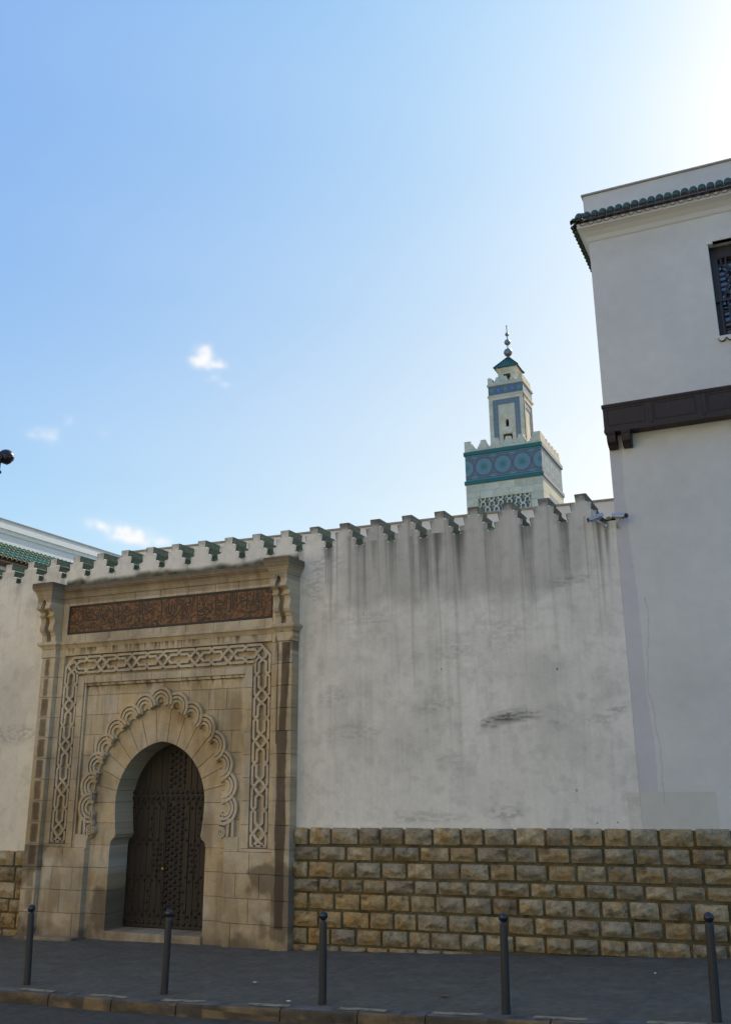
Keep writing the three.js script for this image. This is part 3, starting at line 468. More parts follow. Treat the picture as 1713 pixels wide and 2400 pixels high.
  for (let k = 0; k + 1 < rows.length; k++) {
    const y1 = rows[k], y0 = rows[k + 1];
    for (const s of [-1, 1]) {
      const inner = (y) => { if (y > YC + 1.65) return 0; return Math.max(y < 1.53 ? 1.385 : 0, curveX(RG, y, 0.07)); };
      const cuts = k === 0 ? [0.34, 0.78, 1.2] : k === 1 ? [0.55, 0.95, 1.3] : k === 2 ? [1.15] : k === 3 ? [1.42] : k === 4 ? [] : k === 5 ? [] : [];
      const xs = [null, ...cuts, 1.645];
      for (let q = 0; q + 1 < xs.length; q++) {
        const pts = []; const right = xs[q + 1] - J;
        if (xs[q] === null) { for (let i = 0; i <= 8; i++) { const y = lerp(y0 + J, y1 - J, i / 8); pts.push([Math.min(inner(y) + 0.002, right - 0.01), y]); } if (k === 1) pts.length = 0, pts.push(...Array.from({ length: 9 }, (_, i) => { const y = lerp(y0 + J, y1 - J, i / 8); return [y > YC + 1.64 ? 0.004 : Math.min(curveX(RG, y, 0.07), right - 0.01), y]; })); }
        else { for (let i = 0; i <= 8; i++) { const y = lerp(y0 + J, y1 - J, i / 8); pts.push([clamp(inner(y), xs[q] + J, right - 0.01), y]); } }
        pts.push([right, y1 - J], [right, y0 + J]);
        put('block', poly(pts.map(([x, y]) => [s * x, y]), -0.03, zs + 0.002 * r(), 0.003), span);
      }
    }
  }
  // arch ring
  const ring = group('arch_ring', gate); const step = 12;
  const vous = (a0, a1) => { const pts = [], d = 0.0028; for (let i = 0; i <= 6; i++) pts.push(polar(RG, lerp(rad(a0) + d, rad(a1) - d, i / 6), 0.12)); for (let i = 6; i >= 0; i--) pts.push(polar(OP, lerp(rad(a0) + d * 1.6, rad(a1) - d * 1.6, i / 6))); return pts; };
  for (let k = 0; k < 15; k++) put('voussoir', poly(vous(k * step, (k + 1) * step), -0.5, 0.002 * r(), 0.003), ring);
  for (const s of [-1, 1]) {
    for (const [y1, y0] of [[2.1, 1.765], [1.765, 1.41]]) {
      const pts = []; for (let i = 0; i <= 6; i++) { const y = lerp(y1 - J, Math.max(y0 + J, 1.575), i / 6); pts.push([curveX(OP, y), y]); }
      if (y0 < 1.5) pts.push([0.872, 1.56], [0.875, 1.53], [0.905, 1.515], [0.935, 1.49], [0.953, 1.455], [0.96, y0 + J]);
      pts.push([1.40, y0 + J], [1.40, y1 - J]); put('springer', poly(pts.map(([x, y]) => [s * x, y]), -0.5, 0.001, 0.003), ring);
    }
    const jamb = group('door_jamb', gate); const ys = [1.41, 1.05, 0.69, 0.33, -0.25];
    for (let k = 0; k + 1 < ys.length; k++) put('block', poly(rect(s < 0 ? -1.40 : 0.96, s < 0 ? -0.96 : 1.40, ys[k + 1], ys[k]), -0.5, 0.001, 0.005), jamb);
  }
  // base courses beside the door
  for (const s of [-1, 1]) {
    const base = group('base_course', gate);
    const cuts = [[1.86, 2.315], [1.62, 2.05, 2.315], [1.86, 2.315], [1.55, 2.315]];
    for (let k = 0; k + 1 < rowsLow.length; k++) { let x = 1.385; for (const e of cuts[k]) { put('block', poly((s > 0 ? rect(x, e, rowsLow[k + 1], rowsLow[k]) : rect(-e, -x, rowsLow[k + 1], rowsLow[k])), -0.03, Z + 0.004 * r(), 0.006), base); x = e; } }
  }
  for (const s of [-1, 1]) put('sill_block', poly(s < 0 ? rect(-2.315, -1.69, 1.3675, 1.4196) : rect(1.69, 2.315, 1.3675, 1.4196), -0.02, 0.119, 0.004), field);
  // scalloped, interlaced relief round the arch
  const relief = group('scalloped_relief', gate), RC = RG.r + 0.085;
  const lobes = []; { const pa = Math.acos(-RG.c / RC), da = 0.343 / RC; for (let k = 0; k <= 7; k++) { const a = pa - k * da; lobes.push([RG.c + RC * Math.cos(a), YC + RC * Math.sin(a), k === 0 ? Math.PI / 2 : a, k]); } }
  const all = [...lobes.slice(1).reverse().map(([x, y, a, k]) => [-x, y, Math.PI - a, -k]), ...lobes];
  for (const [x, y, a, k] of all) {
    for (const [nm, rr, w, A, z] of [['outer_arc', 0.23, 0.048, 104, 0.118], ['middle_arc', 0.162, 0.044, 110, 0.114], ['inner_arc', 0.098, 0.046, 130, 0.102]]) {
      const tilt = nm === 'inner_arc' ? 0.001 : 0.013;
      put(nm, ribbon(arcPts(x, y, rr, a - rad(A), a + rad(A), 16, (t) => z + tilt * (1 - 2 * t) * 1.2), w, 0.07), relief, M.stone[(k + 8) % 3 === 0 ? 5 : (k + 8) % 3]);
    }
  }
  for (const s of [-1, 1]) {
    for (const [xa, xb, yt] of [[1.455, 1.435, 1.86], [1.53, 1.535, 1.86]]) put('tail_strap', ribbon([[s * xa, yt, 0.116], [s * lerp(xa, xb, 0.5), 1.72, 0.117], [s * xb, 1.585, 0.116]].map((p) => p), 0.048, 0.07), relief);
    put('tail_block', poly([[1.385, 1.3675], [1.642, 1.3675], [1.642, 1.585], [1.36, 1.585], [1.36, 1.53], [1.375, 1.5], [1.385, 1.46]].map(([x, y]) => [s * x, y]), 0.0, 0.1, 0.004), relief);
    const sp = []; for (let i = 0; i <= 30; i++) { const t = i / 30, a = lerp(0, 3.6 * Math.PI, t), q = lerp(0.012, 0.078, t); sp.push([1.318 + q * Math.cos(a + 2.2), 1.652 + q * Math.sin(a + 2.2)]); }
    const e = sp.at(-1); sp.push([1.272, 1.74], [1.29, 1.8], [1.335, 1.86], [1.347, 1.9], [1.33, 1.934], [1.298, 1.934], [1.281, 1.905], [1.295, 1.88], [1.31, 1.89]);
    put('scroll', ribbon(sp.map(([x, y]) => [s * x, y, 0.12]), 0.024, 0.08), relief, M.stone[3]);
    put('scroll_ground', poly(Array.from({ length: 16 }, (_, i) => { const a = i / 16 * 6.283; return [s * (1.318 + 0.085 * Math.cos(a)), 1.652 + 0.085 * Math.sin(a)]; }), 0, 0.1, 0.003), relief, M.stone[4]);
  }
  // strapwork band: four strands braided round the frame
  {
    const band = group('strapwork_band', gate), CU = 2.0075, CY = 4.47, zb = 0.03;
    const bed = poly([[-2.185, 1.42], [-2.185, 4.648], [2.185, 4.648], [2.185, 1.42], [1.83, 1.42], [1.83, 4.2644], [-1.83, 4.2644], [-1.83, 1.42]], -0.02, zb, 0);
    put('band_ground', bed, band, M.stone[4]);
    const yEnd = 1.445, sideL = CY - yEnd, topL = 2 * CU, total = 2 * sideL + topL, per = 0.707, pt = topL / 6;
    const ev = [];   // [position, kind] S swaps the outer pairs, C swaps the middle pair
    const knot = (t, p) => { ev.push([t - 0.105, 'C'], [t, 'S'], [t + 0.105, 'C']); };
    for (let k = 0; k <= 4; k++) { const t = sideL - per * (4 - k); knot(t, per); if (k < 4) ev.push([t + per / 2, 'S']); }
    for (let k = 0; k < 6; k++) { const t = sideL + pt * k; ev.push([t + pt / 2, 'S']); if (k < 5) knot(t + pt, pt); }
    for (let k = 0; k <= 4; k++) { const t = sideL + topL + per * k; knot(t, per); if (k < 4) ev.push([t + per / 2, 'S']); }
    ev.sort((a, b) => a[0] - b[0]);
    const at = (t, o) => {   // lane o > 0 lies on the outer side
      if (t <= sideL) { const y = yEnd + t, lim = CY + o; return [-(CU + o), Math.min(y, lim)]; }
      if (t <= sideL + topL) { const x = -CU + t - sideL; return [clamp(x, -(CU + o), CU + o), CY + o]; }
      return [CU + o, Math.min(CY + o, CY - (t - sideL - topL))];
    };
    const lanes = [-0.138, -0.066, 0.066, 0.138], cur = [0, 1, 2, 3], paths = [[], [], [], []], W2 = 0.042, zt = 0.108;
    for (let s = 0; s < 4; s++) paths[s].push([0, lanes[s], zt]);
    ev.forEach(([t, kind], n) => {
      const swap = (i, j, flip) => { const a = cur.indexOf(i), b = cur.indexOf(j), half = kind === 'C' ? 0.055 : 0.04; const up = flip ? a : b; for (const s of [a, b]) { const from = lanes[cur[s]], to = lanes[cur[s] === i ? j : i]; const dz = s === up ? 0.007 : -0.004; paths[s].push([t - half, from, zt], [t, (from + to) / 2, zt + dz], [t + half, to, zt]); } cur[a] = j; cur[b] = i; };
      if (kind === 'S') { swap(0, 1, n % 2 === 0); swap(2, 3, n % 2 === 1); } else swap(1, 2, n % 2 === 0);
    });
    for (let s = 0; s < 4; s++) paths[s].push([total, lanes[cur[s]], zt]);
    for (const p of paths) {
      const pts = [];
      for (let i = 0; i < p.length; i++) {
        if (i) { const [t0, o0, z0] = p[i - 1], [t1, o1, z1] = p[i]; for (const tc of [sideL, sideL + topL]) if (t0 < tc - 0.001 && t1 > tc + 0.001) { const k = (tc - t0) / (t1 - t0), o = lerp(o0, o1, k), sx = tc === sideL ? -1 : 1; pts.push([sx * (CU + o), CY + o, lerp(z0, z1, k)]); } }
        pts.push([...at(p[i][0], p[i][1]), p[i][2]]);
      }
      const clean = pts.filter((q, i) => !i || Math.hypot(q[0] - pts[i - 1][0], q[1] - pts[i - 1][1]) > 0.004);
      put('strap', ribbon(clean, W2, 0.085), band, M.stone[5]);
    }
    for (const s of [-1, 1]) put('strap_end', ribbon([[s * (CU - 0.159), yEnd + 0.012, zt], [s * (CU + 0.159), yEnd + 0.012, zt]], 0.036, 0.085), band, M.stone[5]);
  }
  // string course
  {
    const sc = group('string_course', gate);
    const prof = (o) => [[0.05, 4.772], [0.13 + o, 4.772], [0.135 + o, 4.785], [0.15 + o, 4.81], [0.172 + o, 4.838], [0.195 + o, 4.85], [0.2 + o, 4.856], [0.2 + o, 4.89], [0.19 + o, 4.897], [0.05, 4.897]];
    const xs = [-2.3, -1.78, -1.3, -0.72, -0.1, 0.48, 1.05, 1.7, 2.3];
    for (let k = 0; k + 1 < xs.length; k++) put('course_block', moulding(prof(0.002 * (k % 2)), xs[k] + 0.002, xs[k + 1] - 0.002), sc);
    for (const s of [-1, 1]) { const a = (s < 0 ? -2.63 : 2.315) - 0.004, b = a + 0.323; put('pilaster_cap', rectLoft([[4.776, a, b, 0.246], [4.79, a - 0.004, b + 0.004, 0.25], [4.815, a - 0.018, b + 0.018, 0.266], [4.84, a - 0.05, b + 0.05, 0.296], [4.856, a - 0.062, b + 0.062, 0.308], [4.895, a - 0.062, b + 0.062, 0.308], [4.905, a - 0.05, b + 0.05, 0.297]], -0.02), sc); }
  }
  // consoles carrying the cornice
  {
    const cheek = [[0, 4.905], [0.258, 4.905], [0.262, 5.03], [0.285, 5.036], [0.285, 5.056], [0.3, 5.075], [0.335, 5.1], [0.352, 5.14], [0.345, 5.19], [0.322, 5.25], [0.322, 5.3], [0.345, 5.345], [0.378, 5.362], [0.384, 5.372], [0.384, 5.392], [0.36, 5.4], [0.356, 5.42], [0.372, 5.45], [0.41, 5.472], [0.455, 5.478], [0.484, 5.495], [0.488, 5.53], [0.478, 5.556], [0.462, 5.566], [0.462, 5.7], [0, 5.7]];
    const core = cheek.map(([z, y]) => [z > 0.24 ? z - 0.1 - 0.02 * Math.sin(y * 9) : z, y]).map(([z, y]) => [z, Math.min(y, 5.69)]);
    for (const s of [-1, 1]) {
      const c = group('console', gate), a = s < 0 ? -2.635 : 2.32, b = a + 0.315, w = 0.108;
      put('cheek', moulding(cheek, a, a + w), c); put('cheek', moulding(cheek, b - w, b), c); put('groove', moulding(core, a + w, b - w), c, M.stone[3]);
      // pointed head of the groove
      const m = (a + b) / 2; put('groove_head', poly([[a + w, 5.7], [a + w, 5.6], [a + w + 0.012, 5.6], [a + w + 0.015, 5.635], [m - 0.02, 5.655], [m, 5.678], [m + 0.02, 5.655], [b - w - 0.015, 5.635], [b - w - 0.012, 5.6], [b - w, 5.6], [b - w, 5.7]], 0.2, 0.463, 0.003), c);
      for (const t of [-1, 1]) put('leaf_relief', ribbon([[m + t * 0.012, 5.705, 0.474], [m + t * 0.05, 5.7, 0.474], [m + t * 0.066, 5.66, 0.472], [m + t * 0.085, 5.6, 0.47]], 0.018, 0.02), c);
      put('console_cornice', rectLoft([[5.702, a - 0.008, b + 0.008, 0.47], [5.735, a - 0.012, b + 0.012, 0.475], [5.745, a - 0.02, b + 0.02, 0.484], [5.775, a - 0.026, b + 0.026, 0.49], [5.81, a - 0.045, b + 0.045, 0.505], [5.838, a - 0.068, b + 0.068, 0.53], [5.842, a - 0.075, b + 0.075, 0.538], [5.872, a - 0.075, b + 0.075, 0.538], [5.874, a - 0.084, b + 0.084, 0.55], [5.962, a - 0.084, b + 0.084, 0.55], [5.97, a - 0.076, b + 0.076, 0.542]], -0.01), c);
    }
  }
  // cornice between them
  {
    const cor = group('cornice', gate), prof = [[0.02, 5.715], [0.14, 5.715], [0.145, 5.74], [0.155, 5.775], [0.178, 5.81], [0.205, 5.832], [0.222, 5.838], [0.222, 5.856], [0.24, 5.86], [0.24, 5.93], [0.232, 5.938], [0.02, 5.95]];
    const xs = [-2.33, -1.84, -1.02, -0.2, 0.6, 1.3, 1.9, 2.33]; for (let k = 0; k + 1 < xs.length; k++) put('cornice_block', moulding(prof, xs[k] + 0.002, xs[k + 1] - 0.002), cor, M.stone[[3, 0, 4, 1, 3, 2, 4][k]]);
  }
  // inscription frieze
  {
    const ins = group('inscription_panel', gate);
    const pw = 4.37, ph = 0.53, cellN = 8;
    const g = planar(poly([[-2.183, 5.042], [2.183, 5.042], [2.183, 5.568], [-2.183, 5.568]], -0.02, 0.102, 0), -2.185, 5.04, 4.37, 0.53);
    const map = inscription(); const m = mesh('calligraphy_tiles', g, std({ map, roughness: 0.55, bumpMap: map, bumpScale: -0.006 }), ins);
    const dk = std({ color: new THREE.Color(0.022, 0.018, 0.016), roughness: 0.6 });
    for (const [a, b, y0, y1] of [[-2.183, 2.183, 5.042, 5.077], [-2.183, 2.183, 5.533, 5.568], [-2.183, -2.145, 5.078, 5.532], [2.145, 2.183, 5.078, 5.532]]) mesh('border_tile', poly([[a, y0], [b, y0], [b, y1], [a, y1]], 0.05, 0.109, 0.003), dk, ins);
  }
  // step, slab and door
  put('door_step', poly([[-0.97, -0.25], [0.97, -0.25], [0.97, 0.098], [-0.97, 0.085]], -0.56, 0.05, 0.008), gate, M.stone[5]);
  put('base_slab', poly([[-2.64, -0.25], [-1.36, -0.25], [-1.36, -0.015], [-2.64, -0.03]], 0.02, 0.33, 0.008), gate, M.stone[5]);
  {
    const door = group('door', gate), zd = -0.5;
    mesh('door_backing', boxUV(poly([[-1.2, 0.0], [1.2, 0.0], [1.2, 3.4], [-1.2, 3.4]], -0.6, -0.56, 0)), M.wood[1], door);
    let x = -1.15, k = 0; while (x < 1.15) { const band = x > -0.2 && x < 0.2; const w = band ? 0.128 : 0.118; const g = poly([[x + 0.003, 0.1], [x + w - 0.003, 0.1], [x + w - 0.003, 3.38], [x + 0.003, 3.38]], -0.562, zd + (band ? 0.012 : 0) - 0.003 * (k % 2), 0.003); mesh('plank', boxUV(g, 1, k * 0.37, k * 0.13), M.wood[k % 3], door); x += w; k++; }
    mesh('leaf_edge', boxUV(poly([[-0.176, 0.1], [-0.164, 0.1], [-0.164, 2.1], [-0.176, 2.1]], -0.55, -0.482, 0.003)), M.wood[1], door);
    for (const [y0, y1] of [[2.115, 2.3], [0.1, 0.235]]) mesh('rail', boxUV(poly([[-1.15, y0], [1.15, y0], [1.15, y1], [-1.15, y1]], -0.53, -0.482, 0.006)), M.wood[0], door);
    const big = new THREE.SphereGeometry(0.034, 9, 5, 0, Math.PI * 2, 0, Math.PI / 2), mid = new THREE.SphereGeometry(0.024, 8, 4, 0, Math.PI * 2, 0, Math.PI / 2), small = new THREE.SphereGeometry(0.015, 7, 3, 0, Math.PI * 2, 0, Math.PI / 2);
    for (const g of [big, mid, small]) g.rotateX(Math.PI / 2);
    const inOpen = (u, y) => Math.abs(u) < (y > YC ? Math.max(0, curveX(OP, y)) + 0.02 : 0.97);
    const stud = (u, y, g, z = -0.488) => { if (!inOpen(u - 0.12, y) && !inOpen(u, y)) return; const m = mesh('stud', g, M.stud, door); m.position.set(u, y, z); m.scale.z = 0.75; };
    for (let c = 0; c < 4; c++) for (let q = 0; q < 28; q++) { const y = 0.2 + q * 0.103 + (c === 1 ? 0.05 : c === 2 ? 0.01 : c === 3 ? 0.065 : 0); if ((y > 2.1 && y < 2.33) || y > 2.95 || y < 0.24) continue; stud([-0.125, -0.035, 0.058, 0.156][c], y, big); }
    for (const y of [2.255, 2.165, 0.18]) for (let u = -0.9; u < 0.95; u += y < 1 ? 0.118 : 0.103) stud(u + (y === 2.165 ? 0.02 : 0), y, big, -0.482);
    const side = (u) => u < -0.2 || u > 0.21;
    for (const [ya, yb] of [[2.075, 2.0], [1.48, 1.41], [0.905, 0.832], [0.36, 0.295]]) for (let q = 0, u = -0.88; u < 0.9; u += 0.076, q++) { if (!side(u)) continue; stud(u, q % 2 ? ya : yb, mid); }
    for (const u of [-0.83, -0.5, -0.205, 0.228, 0.53, 0.83]) for (const [y0, y1] of [[1.92, 1.5], [0.76, 0.4]]) for (let y = y0, q = 0; y > y1; y -= 0.09, q++) stud(u + (q % 2 ? 0.0 : -0.05 * Math.sign(u)), y, q % 2 ? mid : small);
    for (const u of [-0.41, -0.34, -0.275, 0.3, 0.37, 0.44]) for (let q = 0; q < 5; q++) stud(u, 1.33 - 0.085 * q, (q + Math.round(u * 14)) % 2 ? mid : small);
    const lock = new THREE.CylinderGeometry(0.018, 0.018, 0.02, 12); lock.rotateX(Math.PI / 2); const l = mesh('lock', lock, M.brass, door); l.position.set(-0.195, 1.026, -0.482);
  }
}
function inscription() {
  return canvasTex(2048, 256, (g, W, H) => {
    g.fillStyle = '#6b4526'; g.fillRect(0, 0, W, H); const r = rng(12);
    for (let k = 0; k < 900; k++) { const x = r() * W, y = r() * H, q = r(); g.fillStyle = q < 0.4 ? 'rgba(140,82,40,0.5)' : q < 0.6 ? 'rgba(104,88,44,0.5)' : q < 0.68 ? 'rgba(150,92,60,0.5)' : 'rgba(56,38,22,0.6)'; g.beginPath(); g.ellipse(x, y, 6 + 26 * r(), 5 + 14 * r(), r() * 3, 0, 6.3); g.fill(); }
    g.lineCap = 'round'; g.lineJoin = 'round';
    // fine arabesque ground
    for (let k = 0; k < 1500; k++) { const x = r() * W, y = r() * H, s = 4 + 10 * r(), a = r() * 6.3, d = r() < 0.5 ? -1 : 1; g.strokeStyle = r() < 0.8 ? 'rgba(28,20,15,0.95)' : 'rgba(96,84,34,0.9)'; g.lineWidth = 2.6 + 2.2 * r(); g.beginPath(); for (let i = 0; i <= 12; i++) { const t = i / 12, q = s * (1 - t * 0.75), aa = a + d * t * 5.2; const X = x + q * Math.cos(aa), Y = y + q * Math.sin(aa); i ? g.lineTo(X, Y) : g.moveTo(X, Y); } g.stroke(); if (r() < 0.4) { g.fillStyle = 'rgba(26,18,14,0.95)'; g.beginPath(); g.ellipse(x + s, y - s * 0.6, 5, 2.6, a, 0, 6.3); g.fill(); } }
    // the writing, stroke by stroke (two halves read off at 6.5 px per pixel)
    const mapR = ([X, Y]) => { const top = 262 - 0.08 * X, bot = 655 - 0.071 * X; return [(400 + X * 0.1539 - 161) / 478.5 * W, clamp((Y - top) / (bot - top), -0.02, 1.02) * 0.86 * H + 0.07 * H]; };
    const mapL = ([X, Y]) => { const top = 358 - 0.099 * X, bot = 738 - 0.09 * X; return [(150 + X * 0.1539 - 161) / 478.5 * W, clamp((Y - top) / (bot - top), -0.02, 1.02) * 0.86 * H + 0.07 * H]; };
    const stroke = (mp, pts, w = 9) => { const p = pts.map(mp); for (const [c, lw] of [['rgba(128,80,40,0.85)', w + 5], ['#16100d', w + 1.5]]) { g.strokeStyle = c; g.lineWidth = lw; g.beginPath(); g.moveTo(...p[0]); for (let i = 1; i < p.length - 1; i++) { const m = [(p[i][0] + p[i + 1][0]) / 2, (p[i][1] + p[i + 1][1]) / 2]; g.quadraticCurveTo(p[i][0], p[i][1], ...m); } g.lineTo(...p.at(-1)); g.stroke(); } };
    const dot = (mp, x, y) => { const [X, Y] = mp([x, y]); g.fillStyle = '#16100d'; g.save(); g.translate(X, Y); g.rotate(0.78); g.fillRect(-5, -5, 10, 10); g.restore(); };
    const Rg = [
      [[1400, 230], [1400, 420]], [[1320, 210], [1320, 370], [1290, 385], [1280, 370], [1280, 230]], [[1280, 370], [1250, 390], [1220, 370]], [[1360, 300], [1375, 330], [1355, 350], [1345, 325], [1362, 300]], [[1330, 420], [1350, 450], [1300, 480], [1220, 480]],
      [[1190, 150], [1190, 440]], [[1200, 295], [1140, 310], [1090, 300], [1080, 275], [1110, 255], [1150, 275]], [[1140, 310], [1070, 350], [1050, 400]], [[1040, 170], [1040, 460]], [[1010, 165], [1010, 440]], [[985, 180], [985, 430]], [[960, 190], [965, 440], [920, 470]], [[900, 220], [900, 390]],
      [[880, 350], [840, 380], [790, 390], [760, 370]], [[870, 290], [880, 320], [850, 345], [800, 300], [770, 290], [760, 270]], [[850, 410], [760, 420], [760, 450], [850, 460], [800, 530], [740, 570]], [[745, 190], [740, 520]], [[680, 350], [690, 500], [640, 470], [620, 400]],
      [[470, 210], [465, 500], [520, 530], [580, 510], [600, 470], [560, 455], [500, 470], [490, 450], [560, 420], [600, 400]], [[640, 480], [610, 540], [540, 590]], [[570, 290], [540, 330], [560, 370], [590, 350], [570, 330]], [[410, 220], [400, 420], [370, 470]],
      [[370, 380], [340, 370], [310, 400], [290, 420], [330, 440], [370, 400]], [[260, 280], [255, 590]], [[230, 330], [200, 330], [210, 360], [235, 350], [240, 400], [200, 470], [120, 560], [50, 610]], [[170, 260], [165, 430], [150, 470], [100, 520], [60, 545], [20, 540]], [[130, 330], [130, 480]], [[90, 300], [90, 480], [60, 500], [40, 480], [40, 320]], [[10, 380], [15, 490]], [[520, 250], [500, 300]], [[640, 580], [670, 590], [680, 570], [650, 560], [560, 600], [520, 610]],
    ];
    const Lg = [
      [[1560, 250], [1560, 550]], [[1500, 470], [1530, 520], [1490, 560], [1460, 530]], [[1440, 400], [1400, 370], [1380, 400], [1420, 440], [1450, 400], [1430, 330], [1300, 450], [1260, 440]], [[1260, 300], [1270, 440]], [[1220, 290], [1215, 530]], [[1330, 330], [1300, 350], [1340, 390]], [[1290, 480], [1290, 530], [1340, 530], [1370, 500], [1360, 560], [1290, 570], [1230, 590]],
      [[1190, 370], [1160, 420], [1120, 440]], [[1110, 430], [1090, 470], [1110, 490], [1060, 560]], [[1060, 350], [1090, 380], [1060, 400], [1040, 370]], [[945, 310], [940, 600]], [[1000, 350], [980, 320], [1010, 300], [1030, 330], [960, 420], [850, 510], [870, 460], [900, 450]], [[1010, 450], [990, 480], [1010, 500], [1020, 470]], [[960, 520], [1000, 510], [1010, 550], [970, 570], [955, 540]],
      [[800, 300], [795, 470], [840, 560], [830, 610], [780, 640]], [[830, 370], [800, 400], [830, 420], [845, 390], [900, 390]], [[690, 370], [720, 430], [690, 480], [670, 460]], [[780, 500], [740, 510], [710, 570], [650, 600]], [[690, 520], [680, 540], [660, 510]], [[770, 540], [740, 560], [770, 580], [800, 540], [850, 600]],
      [[600, 340], [595, 500], [560, 510]], [[570, 360], [565, 450], [530, 470], [500, 440]], [[480, 440], [460, 400], [440, 420]], [[430, 390], [400, 420], [360, 430]], [[355, 360], [350, 520]], [[320, 470], [290, 480], [290, 510], [330, 500], [320, 450], [290, 420], [270, 440]], [[560, 520], [480, 520], [400, 540], [330, 520], [260, 590], [200, 610]], [[500, 570], [460, 570], [440, 620], [480, 610], [520, 570]], [[440, 620], [400, 640], [330, 650], [290, 660], [260, 640], [300, 610], [340, 620]], [[560, 600], [540, 640], [480, 650], [420, 640], [410, 680]], [[230, 430], [240, 480], [200, 550], [180, 600]], [[260, 400], [300, 390], [340, 420]],
    ];
    for (const s of Rg) stroke(mapR, s); for (const s of Lg) stroke(mapL, s);
    for (const [x, y] of [[510, 400], [535, 400], [610, 440], [680, 300], [290, 510], [320, 505], [350, 500], [1390, 450], [1350, 400], [800, 330], [560, 270]]) dot(mapR, x, y);
    for (const [x, y] of [[390, 470], [430, 360], [460, 360], [500, 580], [700, 320], [1180, 400], [1190, 380], [870, 570], [300, 630], [1300, 300], [990, 370]]) dot(mapL, x, y);
    g.fillStyle = '#7a4c30'; g.beginPath(); g.ellipse(...mapR([440, 590]), 26, 22, 0.3, 0, 6.3); g.fill(); g.fillStyle = '#9a9084'; g.beginPath(); g.ellipse(...mapR([425, 572]), 5, 7, 0.3, 0, 6.3); g.fill();
    g.fillStyle = 'rgba(20,15,12,0.55)'; for (const x of [0.135, 0.262, 0.53, 0.71]) g.fillRect(x * W, 0, 3, H);
  });
}

